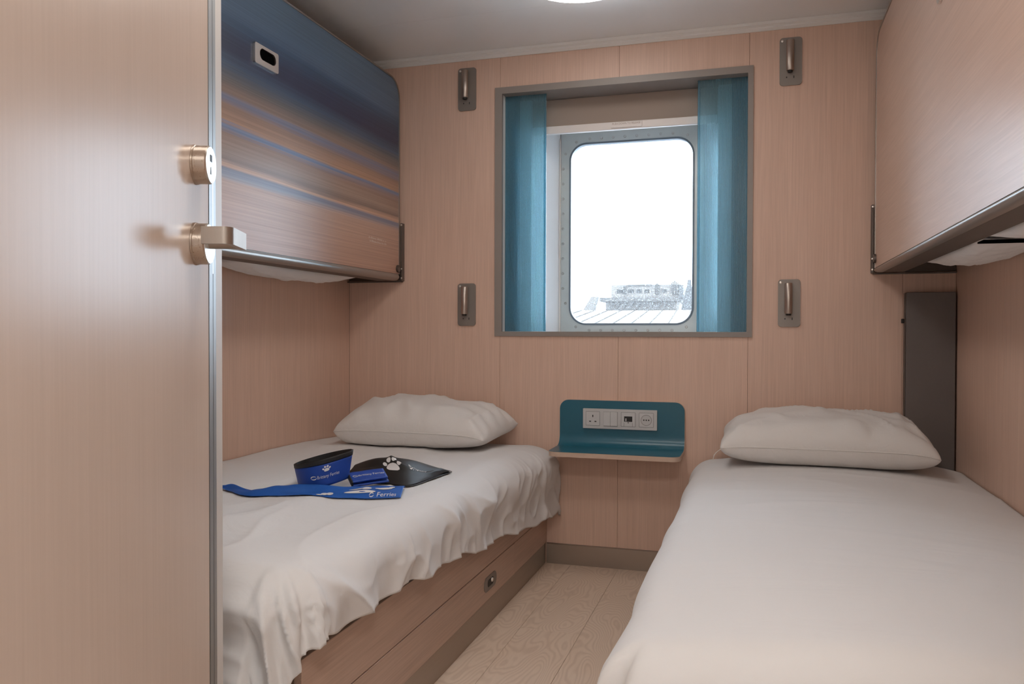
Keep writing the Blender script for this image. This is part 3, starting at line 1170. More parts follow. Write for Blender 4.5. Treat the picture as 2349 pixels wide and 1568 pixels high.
def bed_base(name, x0, x1, front, label, ylen):
    e = empty(name, ((x0 + x1) / 2, 0, 0))
    tag(e, label, 'bed base')
    cx = (x0 + x1) / 2
    s = 1 if front > cx else -1
    inner_ = [x0, x1]
    fx_ = front - cx

    def bxs(a, b, *rest, **kw):
        return box(min(a, b), max(a, b), *rest, **kw)
    back = (x0 if s > 0 else x1) - cx
    ob('carcass', bxs(back + 0.002 * s, fx_ - 0.018 * s, -ylen, -0.014, 0.002, 0.318), 'backing', e)
    ob('plinth', bxs(fx_ - 0.017 * s, fx_ - 0.002 * s, -ylen, -0.0140, 0.0005, 0.0815, bev=0.0008, seg=1), 'plinth', e)
    ob('end_panel', bxs(fx_ - 0.017 * s, fx_, -0.4610, -0.0005, 0.0830, 0.193, bev=0.0008, seg=1), 'basewood', e)
    ob('upper_rail', bxs(fx_ - 0.017 * s, fx_, -ylen, -0.0005, 0.1945, 0.320, bev=0.0008, seg=1), 'basewood', e)
    dr = ob('drawer_front', bxs(fx_ - 0.017 * s, fx_ + 0.0008 * s, -ylen + 0.12, -0.4635, 0.0835, 0.1920, bev=0.0008, seg=1), 'basewood', e)
    # recessed oval pull
    pl = rrect(0.124, 0.046, 0.0225, 8, -0.737, 0.137)
    hole = rrect(0.062, 0.024, 0.011, 8, -0.737, 0.137)
    ob('pull_plate', ring_between(hole, pl, lambda a, b, c: (fx_ + s * c, a, b), 0.0009, 0.0028), 'lampplate', dr, False)
    ob('pull_recess', prism(hole, lambda a, b, c: (fx_ + s * c, a, b), 0.0009, 0.0014), 'black', dr)
    ob('pull_latch', cyl((fx_ + s * 0.0014, -0.720, 0.139), (fx_ + s * 0.005, -0.720, 0.139), 0.0075, 0.006, 14), 'chrome', dr, True, 40)
    return e


bed_base('bed_base', XL, -0.814, -0.814, 'oak drawer bed base under the rumpled duvet', 1.86)
bed_base('bed_base', -0.200, XR, -0.200, 'oak bed base hidden under the smooth duvet', 1.95)


def mattress(x0, x1, label, z1):
    m = ob('mattress', box(x0, x1, -1.90, -0.040, 0.3215, z1, 0.04, 4), 'mattress', None, True, 60)
    tag(m, label, 'mattress')
    return m


mattress(XL + 0.012, -0.862, 'mattress under the rumpled duvet with the blue bowl', 0.455)
mattress(-0.180, XR - 0.012, 'mattress under the smooth duvet', 0.434)

ld = ob('duvet', grid(left_duvet, 190, 330), 'linen', None, True)
tag(ld, 'rumpled white duvet with the blue bowl lying on it', 'duvet')
so = ld.modifiers.new('thickness', 'SOLIDIFY')
so.thickness = 0.010
so.offset = -1


def right_top(x, y):
    p, d = XR - x, -y
    crown = math.sin(PI * min(1.0, max(0.0, p / 0.90))) ** 0.75 if 0 < p < 0.90 else 0.0
    return 0.460 + 0.044 * crown + 0.005 * nz(x * 2.0, y * 2.5, 7.7) - 0.012 * math.exp(-(d / 0.10) ** 2)


def right_duvet(u, v):
    d0, de, pe, r = 0.03, 1.965, 0.815, 0.080
    Lf = 0.40
    d = d0 + (de + Lf - d0) * v
    dd = min(d, de)
    Ls = 0.33 + 0.012 * nz(dd * 4, 1.0)
    p = (pe + Ls) * u + 0.004
    a, b = max(p - pe, 0.0), max(d - de, 0.0)
    L = math.hypot(a, b)
    na, nb = (a / L, b / L) if L > 1e-9 else (1, 0)
    h, dz = duvet_profile(L, r, 0.05)
    bx_, by_ = XR - min(p, pe), -min(d, de)
    z = right_top(bx_, by_)
    e = min(1.0, L / 0.16)
    ang = math.atan2(nb, na) if L > 0 else 0
    f = 0.0035 * ridge(bx_ * 1.2 + 0.3 * by_, by_ * 3.2 + bx_ * 0.6, 2.0) * (1 - e)
    z += f
    h += 0.007 * math.sin(dd * 13 + 6 * ang + 2 * nz(dd * 3, 4.4)) * e + 0.012 * nz(dd * 5 + 2.5 * ang, L * 6, 6.1) * e
    # pinched fold at the foot corner
    if a > 0 and b > 0:
        h -= 0.034 * math.exp(-((ang - 0.75) / 0.16) ** 2) * e
        h += 0.024 * math.exp(-((ang - 0.45) / 0.14) ** 2) * e
    # bunched sheet corner at the head
    if b == 0:
        h += 0.016 * e * math.exp(-((dd - 0.22) / 0.14) ** 2)
        z -= 0.010 * math.exp(-((dd - 0.03) / 0.10) ** 2) * math.exp(-(((pe - min(p, pe))) / 0.12) ** 2)
    return Vector((bx_ - na * h, by_ - nb * h, z - dz))


rd = ob('duvet', grid(right_duvet, 130, 200), 'linenR', None, True)
tag(rd, 'smooth white duvet stretched flat, nothing lying on it but a pillow', 'duvet')
so = rd.modifiers.new('thickness', 'SOLIDIFY')
so.thickness = 0.010
so.offset = -1


# ------------------------------------------------------------------ pillows
def pillow(name, c, w, d, T, base_fn, label, lean=0.0, skew=0.0, seed=0.0, rz=0.0, knot=1):
    nu, nv = 64, 44

    def surf(side):
        def fn(a, b):
            u, v = a * 2 - 1, b * 2 - 1
            # denser towards the rim
            u = math.copysign(1 - (1 - abs(u)) ** 1.35, u)
            v = math.copysign(1 - (1 - abs(v)) ** 1.35, v)
            cr_ = 1 - 0.035 * (u * u * v * v) ** 2
            x = w / 2 * u * (1 - 0.045 * (1 - v * v) * abs(u) ** 3) * cr_
            y = d / 2 * v * (1 - 0.035 * (1 - u * u) * abs(v) ** 3) * cr_
            if side > 0:
                k = (max(0, 1 - abs(u) ** 3.0) * max(0, 1 - abs(v) ** 3.2)) ** 0.50
            else:
                k = (max(0, 1 - abs(u) ** 5.0) * max(0, 1 - abs(v) ** 7.0)) ** 0.50
            th = T * k * (1 + skew * u)
            rim = 1 - k
            wr = 0.010 * nz(u * 3.1 + seed, v * 2.3, seed) * k + 0.024 * ridge(u * 1.5 + seed, v * 0.8, seed + 2) * k * max(0, abs(u) - 0.25) \
                + 0.006 * nz(u * 9 + seed, v * 3, seed + 5) * min(1, k * 2) * abs(u) ** 1.5
            wr += 0.011 * (ridge(u * 3.6 + v * 0.8 + seed, v * 1.1 - u * 0.7, seed + 9) - 0.2) * min(1, k * 1.5)
            # gathered folds towards the right-hand end
            g = max(0, u - 0.55) / 0.45
            wr += 0.016 * math.sin(14 * v + 9 * u + seed) * g * k
            zz = 0.43 * T
            if side > 0:
                z = zz + th * 0.60 + wr
            else:
                z = zz - th * 0.43 + 0.003 * wr
                z = max(z, 0.0)
            z += lean * (y + d / 2)
            # corner droop
            z -= 0.018 * (abs(u) ** 6) * (1.0 if u > 0 else 0.5)
            return Vector((x, y, z))
        return fn
    b = grid(surf(1), nu, nv)
    grid(surf(-1), nu, nv, b)
    bmesh.ops.remove_doubles(b, verts=b.verts, dist=0.0006)
    for vtx in b.verts:
        X = c[0] + vtx.co.x * math.cos(rz) - vtx.co.y * math.sin(rz)
        Y = c[1] + vtx.co.x * math.sin(rz) + vtx.co.y * math.cos(rz)
        zb = base_fn(X, Y) + 0.0065
        vtx.co.z = max(vtx.co.z + c[2], zb) - 0.0
        vtx.co.x -= 0
    e = empty(name, (c[0], c[1], c[2]), rz)
    tag(e, label, 'pillow')
    for vtx in b.verts:
        vtx.co.z -= c[2]
    ob('pillowcase', b, 'pillow', e, True)
    # piped seam along the front edge
    pts = []
    for i in range(41):
        u = -0.985 + 1.97 * i / 40
        v = -1
        cr_ = 1 - 0.035 * (u * u) ** 2
        x = w / 2 * u * cr_
        y = d / 2 * v * (1 - 0.035 * (1 - u * u)) * cr_ - 0.0005
        z = 0.43 * T - 0.018 * abs(u) ** 6 * (1.0 if u > 0 else 0.5)
        pts.append(Vector((x, y, z)))
    sb = bmesh.new()
    rings_ = []
    for i, p in enumerate(pts):
        tdir = (pts[min(i + 1, 40)] - pts[max(i - 1, 0)]).normalized()
        n1 = Vector((0, 0, 1)).cross(tdir).normalized()
        n2 = tdir.cross(n1)
        rr = 0.0016
        rings_.append([sb.verts.new(p + (n1 * math.cos(q * PI / 3) + n2 * math.sin(q * PI / 3)) * rr) for q in range(6)])
    for A, B_ in zip(rings_, rings_[1:]):
        for q in range(6):
            sb.faces.new((A[q], A[(q + 1) % 6], B_[(q + 1) % 6], B_[q]))
    sb.faces.new(rings_[0])
    sb.faces.new(rings_[-1])
    ob('seam', sb, 'pillow', e, True)
    return e


pillow('pillow', (-1.238, -0.235, 0.493), 0.635, 0.42, 0.164, left_surf, 'plump white pillow higher at one end, on the bed with the blue bowl', 0.05, -0.20, 1.3, -0.03)
pr = pillow('pillow', (0.218, -0.230, 0.496), 0.685, 0.42, 0.157, right_top, 'white pillow with gathered end on the smooth bed', 0.05, 0.04, 6.6, 0.0)
# loose thread at one pillow corner
th_b = bmesh.new()
tp = [Vector((-0.326, -0.200, 0.058)), Vector((-0.342, -0.207, 0.046)), Vector((-0.350, -0.211, 0.036)), Vector((-0.353, -0.212, 0.020))]
for a, b in zip(tp, tp[1:]):
    cyl(a, b, 0.0014, 0.0011, 6, th_b)
ob('loose_thread', th_b, 'pillow', pr)


# ------------------------------------------------------------------ folded upper bunks
def bunk(front, wall, panel_mat, label, zp, ylen=1.98):
    """front: X of the visible face, wall: X of the wall it folds against"""
    s = 1 if front > wall else -1          # direction from wall to room
    e = empty('folding_bunk', (wall, -0.03, 1.137))
    tag(e, label, 'bunk')
    O = Vector((wall, -0.03, 1.137))
    fx_ = front - wall
    Z = lambda z: z - 1.137
    Y = lambda y: y + 0.03
    z0, z1 = zp, 2.002
    y0, y1 = -0.030, -ylen

    # outline in (y,z): rounded at the two top corners
    def outline(ins):
        pts = [(y1 + ins, z0), (y0 - ins, z0)]
        r_ = 0.085 - ins
        for i in range(9):
            a = PI / 2 * i / 8
            pts.append((y0 - ins - r_ + r_ * math.cos(a), z1 - ins - r_ + r_ * math.sin(a)))
        for i in range(9):
            a = PI / 2 + PI / 2 * i / 8
            pts.append((y1 + ins + r_ + r_ * math.cos(a), z1 - ins - r_ + r_ * math.sin(a)))
        return pts
    pl = lambda a, b, c: (c, Y(a), Z(b))
    ob('front_panel', prism(outline(0.006), pl, fx_ - 0.018 * s, fx_), panel_mat, e)
    ob('edge_trim', ring_between(outline(0.0061), outline(0.0), pl, fx_ - 0.022 * s, fx_ + 0.003 * s), 'alu', e)
    # tray behind the panel
    tb_ = bmesh.new()
    a, b = sorted((0.004 * s, fx_ - 0.0225 * s))
    box(a, b, Y(y1) + 0.02, Y(y0) - 0.012, Z(1.30), Z(1.97), bm=tb_)
    ob('tray', tb_, 'bracket', e)
    # rounded bottom rail with flat underside
    zt = zp - 0.0005
    prof = [(fx_ - 0.0225 * s, zt), (fx_ + 0.002 * s, zt)]
    for i in range(13):
        q = -0.5 + (PI / 2 + 0.5) * i / 12
        prof.append((fx_ + s * (-0.014 + 0.0195 * math.cos(q)), 0.5 * (zt + 1.1548) + 0.002 - (0.5 * (zt - 1.1548) + 0.002) * math.sin(q)))
    prof += [(fx_ - s * 0.0225, 1.1548)]
    ob('bottom_rail', prism(prof, lambda a_, b_, c_: (a_, Y(c_), Z(b_)), y1, y0 - 0.012), 'rail', e, True, 30)
    ua, ub = sorted((fx_ - 0.0235 * s, fx_ - 0.092 * s))
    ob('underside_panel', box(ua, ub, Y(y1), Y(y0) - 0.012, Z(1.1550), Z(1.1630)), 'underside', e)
    # bracket plate on the window wall
    br = bmesh.new()
    a, b = sorted((0.003 * s, fx_ + 0.004 * s))
    box(a, b, 0.0215, 0.0285, Z(1.158), Z(1.40) if False else Z(1.215), bm=br)
    bo = ob('bracket_plate', br, 'bracket', e)
    lip = bmesh.new()
    a, b = sorted((fx_ + 0.004 * s, fx_ + 0.012 * s))
    box(a, b, 0.003, 0.0285, Z(1.154), Z(1.40), 0.001, 1, bm=lip)
    a, b = sorted((0.003 * s, fx_ + 0.0035 * s))
    box(a, b, 0.004, 0.0285, Z(1.1500), Z(1.1535), bm=lip)
    ob('bracket_lip', lip, 'bracket', e)
    for zz in (1.392, 1.205, 1.166):
        ob('rivet', lathe([(0.0045, 0), (0.0035, 0.002), (0.0, 0.0028)], (fx_ + 0.008 * s, 0.003, Z(zz)), (0, -1, 0), 10), 'chrome', e, True, 50)
    hb = cyl((fx_ + 0.0005 * s, -0.018, Z(1.205)), (fx_ + 0.008 * s, -0.018, Z(1.205)), 0.016, 0.015, 18)
    ob('hinge_boss', hb, 'bracket', e, True, 40)
    return e, O, fx_, s, Y, Z


bl, O, fx_, s, Y, Z = bunk(-1.459, XL, 'graphic', 'folded upper bunk with blue and sand striped printed panel', 1.182)
# chrome latch plate with dark oval finger hole
pl = lambda a, b, c: (fx_ + c, Y(a), Z(b))
lp_o = rrect(0.125, 0.062, 0.006, 6, -1.0135, 1.780)
lp_i = rrect(0.086, 0.035, 0.017, 6, -1.0085, 1.784)
lp = ob('latch_plate', ring_between(lp_i, lp_o, pl, 0.0005, 0.008), 'chrome', bl)
ob('finger_hole', prism(lp_i, pl, 0.0005, 0.0015), 'hole', lp)
# two faint illegible credit lines near the lower corner
gb = bmesh.new()
rr_ = random.Random(3)
for row, (za, w0, w1) in enumerate(((1.3055, -0.313, -0.160), (1.2925, -0.309, -0.157))):
    y = w0
    while y < w1:
        wd = rr_.uniform(0.003, 0.006)
        if rr_.random() > 0.16:
            hgt = rr_.choice((0.005, 0.005, 0.008))
            box(fx_ + 0.0002, fx_ + 0.0005, Y(y), Y(y + wd * 0.55), Z(za), Z(za + hgt), bm=gb)
        y += wd
ob('credit_lines', gb, 'faintprint', bl)

br_, O, fx_, s, Y, Z = bunk(0.407, XR, 'bunkwood', 'folded upper bunk with plain oak panel', 1.170)
pl2 = lambda a, b, c: (fx_ - c, Y(a), Z(b))
lo_ = rrect(0.050, 0.085, 0.0245, 8, -1.096, 1.748)
li_ = rrect(0.028, 0.055, 0.0135, 8, -1.096, 1.748)
lp2 = ob('latch_plate', ring_between(li_, lo_, pl2, 0.0005, 0.006), 'chrome', br_)
ob('finger_hole', prism(li_, pl2, 0.0005, 0.0015), 'hole', lp2)
ob('strap', box(fx_ + 0.095, fx_ + 0.20, Y(-1.085), Y(-1.03), Z(1.150), Z(1.154)), 'hole', br_)


def sagging_sheet(x0, x1, y0, y1, zt, sag, label, seed):
    """white bedding bulging out of the underside of a folded bunk"""
    xc, yc = (x0 + x1) / 2, (y0 + y1) / 2

    def fn(a, b):
        u, v = a * 2 - 1, b * 2 - 1
        k = math.sqrt(max(0, 1 - abs(u) ** 2.6)) * max(0, 1 - abs(v) ** 2.4) ** 0.7
        z = -sag * k * (1 + 0.25 * nz(v * 4, u * 2, seed)) - 0.005 * nz(v * 11 + u * 3, u * 4, seed + 1) * k
        return Vector(((x1 - x0) / 2 * u, (y1 - y0) / 2 * v, z))
    b = grid(fn, 24, 60)
    rim = 24 * 4
    e = ob('bunk_bedding', b, 'mattress', None, True)
    e.location = (xc, yc, zt)
    m_ = e.modifiers.new('thickness', 'SOLIDIFY')
    m_.thickness = 0.03
    m_.offset = 1
    tag(e, label, 'bedding')
    return e


sagging_sheet(-1.700, -1.555, -0.98, -0.19, 1.162, 0.036, 'white bedding sagging below the blue and sand striped bunk', 2.0)
sagging_sheet(0.507, 0.668, -1.04, -0.36, 1.164, 0.030, 'white bedding sagging below the plain oak bunk, nearer the window', 5.0)
sagging_sheet(0.507, 0.668, -1.90, -1.075, 1.164, 0.030, 'white bedding sagging below the plain oak bunk, at the picture edge', 8.0)

# ------------------------------------------------------------------ open cabin door
DA = math.radians(111.9)
door = empty('door_1', (-0.4745, -2.887, 0.0), DA)
door.rotation_euler = (math.radians(-0.1), math.radians(0.0), DA)
tag(door, 'open cabin door with pale oak face and brushed lever handle', 'door', kind='structure')
DW = 0.72
ob('leaf', box(0.0, DW, 0.0, 0.030, 0.012, 2.045, 0.0006, 1), 'door', door)
ob('seal', box(DW + 0.0003, DW + 0.005, 0.0012, 0.030, 0.012, 2.045), 'doorgap', door)
ob('edge_profile', prism([(DW + 0.0052, 0.0004), (DW + 0.023, 0.0004), (DW + 0.023, 0.0030), (DW + 0.027, 0.0030), (DW + 0.027, 0.0008), (DW + 0.041, 0.0008), (DW + 0.041, 0.030), (DW + 0.0052, 0.030)],
                         lambda a, b, c: (a, b, c), 0.012, 2.045), 'doormetal', door)
ob('lip', box(DW + 0.0415, DW + 0.080, 0.0022, 0.030, 0.012, 2.045, 0.001), 'doorlip', door)
ob('lock_forend', box(DW + 0.0232, DW + 0.0268, 0.0006, 0.0028, 1.020, 1.172), 'chrome', door)
lx = 0.660
lk = ob('lock_rose', lathe([(0.0265, 0.0003), (0.0265, 0.0025), (0.0255, 0.003), (0.0255, 0.0185), (0.0243, 0.020), (0.0, 0.020)], (lx, 0, 1.160), (0, -1, 0), 56), 'rose', door, True, 35)
ob('lock_face', lathe([(0.0241, 0.0201), (0.0239, 0.0208), (0.0, 0.0208)], (lx, 0, 1.160), (0, -1, 0), 48), 'roseface', lk, True, 35)
ob('key_slot', box(lx - 0.006, lx + 0.002, -0.0213, -0.0207, 1.164, 1.173), 'black', lk)
ob('key_slot', prism([(lx - 0.003, 1.157), (lx - 0.0055, 1.147), (lx - 0.001, 1.147)], lambda a, b, c: (a, -c, b), 0.0207, 0.0213), 'black', lk)
hr = ob('handle_rose', lathe([(0.0285, 0.0003), (0.0285, 0.0025), (0.0275, 0.003), (0.0275, 0.0165), (0.0263, 0.018), (0.0, 0.018)], (lx, 0, 1.054), (0, -1, 0), 56), 'rose', door, True, 35)
ob('rose_face', lathe([(0.0260, 0.0181), (0.0258, 0.0186), (0.0, 0.0186)], (lx, 0, 1.054), (0, -1, 0), 48), 'roseface', hr, True, 35)
lv = bmesh.new()
cyl((lx, -0.018, 1.056), (lx, -0.058, 1.056), 0.0085, 0.0085, 20, lv)
# U-shaped flat bar: out, along, and back towards the leaf
D = 0.064
xo, xr_ = lx + 0.010, 0.592


def ubar():
    out = []
    r_ = 0.013
    outer_ = [(xo, -(D - 0.008))]
    outer_.append((xo, -D))
    for i in range(9):
        a = PI / 2 * i / 8
        outer_.append((xr_ + r_ - r_ * math.sin(a), -(D - r_) - r_ * math.cos(a)))
    outer_.append((xr_, -0.026))
    inner_ = [(xr_ + 0.008, -0.026)]
    r2_ = 0.006
    for i in range(9):
        a = PI / 2 * (1 - i / 8)
        inner_.append((xr_ + 0.008 + r2_ - r2_ * math.sin(a), -(D - 0.008 - r2_) - r2_ * math.cos(a)))
    return outer_ + inner_


prism(ubar(), lambda a, b, c: (a, b, c), 1.0475, 1.0695, lv, bev=0.0)
ob('lever', lv, 'levermat', door, True, 30)

# ------------------------------------------------------------------ pet kit lying on the rumpled duvet
ZB = left_surf


# bowl: collapsible fabric bowl, pinched at one end and sagging open
bowl = empty('travel_bowl', (-1.165, -1.170, ZB(-1.165, -1.170) + 0.012))
tag(bowl, 'collapsible blue fabric pet bowl with black rim on the rumpled duvet', 'pet bowl')


def bowl_wall(t_, h):
    """t_ around the loop (0 = right pinched corner, counter-clockwise from above), h = 0 bottom .. 1 rim"""
    a = 2 * PI * t_
    # teardrop in plan: sharp at +x, round at -x
    k = 1 - 0.30 * math.exp(-((min(a, 2 * PI - a)) / 1.1) ** 2)
    rx, ry = 0.083, 0.066 * k
    wid = 0.86 + 0.14 * h
    x = rx * wid * math.cos(a)
    y = ry * wid * math.sin(a) - 0.010 * math.cos(a)
    z = 0.096 * h
    # the pinched end stands up, the open end sags
    z = z * (0.80 + 0.22 * math.cos(a))
    z += 0.016 * max(0, math.cos(a)) * (1 - h) * 1.2
    n_ = 0.003 * nz(a * 1.4, h * 2, 1.0) * (1 if 0.02 < t_ < 0.98 else 0.3)
    c_, s_ = math.cos(0.35), math.sin(0.35)
    x, y = x * (1 + n_ * 8), y * (1 + n_ * 8)
    return Vector((x * c_ - y * s_, x * s_ + y * c_, z))


def solid_skin(o, th, off=-1):
    m_ = o.modifiers.new('thickness', 'SOLIDIFY')
    m_.thickness = th
    m_.offset = off
    return o


def loop_grid(fn, nt, nh):
    b = bmesh.new()
    rows = [[b.verts.new(fn(i / nt, j / nh)) for i in range(nt)] for j in range(nh + 1)]
    for j in range(nh):
        for i in range(nt):
            k = (i + 1) % nt
            b.faces.new((rows[j][i], rows[j][k], rows[j + 1][k], rows[j + 1][i]))
    return b, rows


HB = 0.82
b_, rows = loop_grid(lambda t_, h: bowl_wall(t_, h * HB), 72, 12)
cen = b_.verts.new(Vector((-0.005, 0, 0.004)))
for i in range(72):
    b_.faces.new((rows[0][i], rows[0][(i + 1) % 72], cen))
solid_skin(ob('fabric_wall', b_, 'royal', bowl, True), 0.0016, 0)
b_, rows = loop_grid(lambda t_, h: bowl_wall(t_, HB + 0.002 + (1 - HB) * h) * 1.0, 72, 4)
solid_skin(ob('rim_band', b_, 'blackfab', bowl, True), 0.0035, 0)
b_, rows = loop_grid(lambda t_, h: Vector((bowl_wall(t_, 0.04 + (0.96) * h).x * 0.965, bowl_wall(t_, 0.04 + 0.96 * h).y * 0.965, bowl_wall(t_, 0.04 + 0.96 * h).z + 0.001)), 72, 8)
ob('inner_lining', b_, 'blackfab', bowl, True)


def on_bowl(x, y, t0=0.78, h0=0.40, off=0.0022):
    # x along the wall to the right, y up
    t_ = t0 + x / 0.40
    h = h0 + y / 0.075
    p = bowl_wall(t_, h)
    du = bowl_wall(t_ + 0.004, h) - bowl_wall(t_ - 0.004, h)
    dv = bowl_wall(t_, h + 0.02) - bowl_wall(t_, h - 0.02)
    n_ = du.cross(dv).normalized()
    return p + n_ * off


vs, fs = text2d('Brittany Ferries', 0.0115)
tw = max(v[0] for v in vs)
sc_ = 0.052 / tw
shapes = [([(x * sc_ - 0.018, y * 1.15 - 0.006) for x, y in vs], fs)] + crescent(-0.026, -0.0025, 0.012) + paw(0.003, 0.018, 0.016, 0.1)
ob('print', flat_print(shapes, on_bowl), 'print', bowl)


# generic cloth patch from a control grid (rows of 3D points), Catmull-Rom in both directions
def cr(p0, p1, p2, p3, t_):
    return 0.5 * ((2 * p1) + (p2 - p0) * t_ + (2 * p0 - 5 * p1 + 4 * p2 - p3) * t_ * t_ + (3 * p1 - p0 - 3 * p2 + p3) * t_ ** 3)


def patch_fn(ctrl):
    nr, nc = len(ctrl), len(ctrl[0])
    P = [[Vector(q) for q in r] for r in ctrl]

    def row(r, s):
        k = min(int(s * (nc - 1)), nc - 2)
        f = s * (nc - 1) - k
        g = lambda i: P[r][min(max(i, 0), nc - 1)]
        return cr(g(k - 1), g(k), g(k + 1), g(k + 2), f)

    def fn(u, v):
        u, v = min(max(u, 0), 1), min(max(v, 0), 1)
        k = min(int(v * (nr - 1)), nr - 2)
        f = v * (nr - 1) - k
        g = lambda i: row(min(max(i, 0), nr - 1), u)
        return cr(g(k - 1), g(k), g(k + 1), g(k + 2), f)
    return fn


def on_patch(fn, u0, v0, su, sv, off):
    def f(x, y):
        u, v = u0 + x * su, v0 + y * sv
        p = fn(u, v)
        du = fn(u + 0.01, v) - fn(u - 0.01, v)
        dv = fn(u, v + 0.01) - fn(u, v - 0.01)
        n_ = du.cross(dv).normalized()
        if n_.z < 0:
            n_ = -n_
        return p + n_ * off
    return f


def zl(x, y, dz):
    return (x, y, ZB(x, y) + 0.0045 + dz)


# black drawstring bag: upper skin swelling over a ridge
bag = empty('drawstring_bag', (-1.03, -0.98, ZB(-1.03, -0.98)))
tag(bag, 'black fabric bag with white paw print lying on the rumpled duvet', 'bag')
bo_ = Vector((-1.03, -0.98, ZB(-1.03, -0.98)))
front = [(-1.190, -0.985), (-1.100, -1.050), (-1.030, -1.085), (-0.937, -1.108), (-0.922, -0.985), (-0.922, -0.868)]
ridge_ = [(-1.170, -0.950, .030), (-1.108, -0.985, .052), (-1.050, -0.988, .060), (-0.990, -0.985, .054), (-0.945, -0.930, .028), (-0.910, -0.850, .006)]
mid = [(-1.182, -0.968, .018), (-1.103, -1.020, .030), (-1.040, -1.040, .036), (-0.960, -1.050, .027), (-0.932, -0.960, .016), (-0.916, -0.860, .004)]
backr = [(-1.150, -0.870, .004), (-1.105, -0.840, .004), (-1.050, -0.815, .004), (-0.985, -0.815, .004), (-0.940, -0.825, .004), (-0.905, -0.840, .003)]
ctrl = [[zl(x, y, 0.001) for x, y in front], [zl(*q) for q in mid], [zl(*q) for q in ridge_], [zl(*q) for q in backr]]
bagf0 = patch_fn(ctrl)


def bagf(u, v):
    p = bagf0(u, v)
    k = 4 * v * (1 - v) * (0.3 + 2.8 * u * (1 - u))
    p = p.copy()
    p.z += k * (0.006 * nz(u * 5, v * 3, 2.2) + 0.008 * (ridge(u * 2.6 + v, v * 1.4 - u, 6.0) - 0.3))
    p.z = max(p.z, ZB(p.x, p.y) + 0.0025)
    return p


def rel(fn, o):
    return lambda u, v: fn(u, v) - o


solid_skin(ob('bag_skin', grid(rel(bagf, bo_), 60, 36), 'blackfab', bag, True), 0.0016, 0)
low = [[zl(x + 0.006, y - 0.004, -0.0008) for x, y in front], [zl(x, y, -0.0006) for x, y, _ in backr]]
lowf = patch_fn(low)
solid_skin(ob('bag_underside', grid(rel(lowf, bo_), 30, 12), 'blackfab', bag, True), 0.001, 1)
kn = bmesh.new()
for i in range(7):
    a = Vector((-1.178 + 0.003 * i, -0.962 + 0.004 * nz(i, 1.0), 0)) - Vector((bo_.x, bo_.y, 0))
    a.z = 0.018 + 0.010 * math.sin(i * 0.9)
    b = a + Vector((0.016, 0.010 * math.sin(i * 2.0), 0.008 * math.cos(i * 1.3)))
    cyl(a, b, 0.006, 0.004, 8, kn)
ob('gathered_neck', kn, 'blackfab', bag, True)
pw = paw(0, 0, 1.0, 0.2)
ob('paw_print', flat_print(pw, lambda x, y: on_patch(bagf, 0.47, 0.44, 0.155, 0.30, 0.0016)(x, y) - bo_), 'print', bag)
vs, fs = text2d('Brittany', 1.0)
tw = max(v[0] for v in vs)
ob('lettering', flat_print([([(x / tw, y / tw) for x, y in vs], fs)], lambda x, y: on_patch(bagf, 0.615, 0.40, 0.16, 0.62, 0.0016)(x, y - 0.12 * x) - bo_), 'print', bag)

# blue bandana: narrow twisted tail at the door side, wide printed part at the other
ban = empty('bandana', (-1.08, -1.26, ZB(-1.08, -1.26)))
tag(ban, 'bright blue bandana with white bone prints and a long tail on the rumpled duvet', 'bandana')
bn = Vector(ban.location)
far = [(-1.412, -1.290), (-1.385, -1.276), (-1.300, -1.292), (-1.235, -1.262), (-1.165, -1.222), (-1.085, -1.190), (-1.010, -1.150), (-0.930, -1.135)]
near = [(-1.408, -1.296), (-1.360, -1.322), (-1.290, -1.358), (-1.215, -1.352), (-1.140, -1.312), (-1.045, -1.316), (-0.960, -1.296), (-0.886, -1.262)]
rows_ = []
for k, v in enumerate((0, 0.25, 0.5, 0.75, 1.0)):
    r_ = []
    for i, (a, b) in enumerate(zip(far, near)):
        x, y = a[0] + (b[0] - a[0]) * v, a[1] + (b[1] - a[1]) * v
        bump_ = 0.011 * math.sin(PI * v ** 0.5) * (0.4 if i in (0,) else 1.0) + (0.006 * math.sin(i * 1.7 + v * 5) if 0 < i < 7 and 0 < v < 1 else 0)
        r_.append(zl(x, y, max(0.0, bump_)))
    rows_.append(r_)
banf0 = patch_fn(rows_)


def banf(u, v):
    p = banf0(u, v).copy()
    p.z += 0.003 * (nz(u * 14, v * 2, 3.0) + 0.4) * 4 * v * (1 - v)
    p.y += 0.006 * nz(u * 11, 7.0) * v
    p.z = max(p.z, ZB(p.x, p.y) + 0.0022)
    return p


solid_skin(ob('cloth', grid(rel(banf, bn), 110, 26), 'royal2', ban, True), 0.0010, 0)
tl_ = bmesh.new()
q0 = Vector((-1.412, -1.292, ZB(-1.412, -1.292) + 0.004)) - bn
for i in range(6):
    q1 = q0 + Vector((-0.007, 0.008, 0.001))
    cyl(q0, q1, 0.0032, 0.003, 8, tl_)
    q0 = q1
ob('tie_end', tl_, 'royal2', ban, True)
P1 = on_patch(banf, 0.0, 0.0, 1.0, 1.0, 0.0016)
bone = [strip(0.745, 0.80, 0.872, 0.74, 0.12, 14), strip(0.752, 0.56, 0.825, 0.56, 0.14, 10), blob(0.832, 0.56, 0.022, 0.10)]
ob('bone_print', flat_print(bone, lambda x, y: P1(x, y) - bn), 'print', ban)
dog = [blob(0.910, 0.54, 0.030, 0.10), blob(0.886, 0.52, 0.018, 0.05), blob(0.936, 0.46, 0.014, 0.06)]
ob('dog_print', flat_print(dog, lambda x, y: P1(x, y) - bn), 'print', ban)
toes = [blob(0.655, 0.83, 0.016, 0.08), blob(0.680, 0.80, 0.016, 0.08), blob(0.634, 0.91, 0.014, 0.05)]
ob('paw_print', flat_print(toes, lambda x, y: P1(x, y) - bn), 'print', ban)
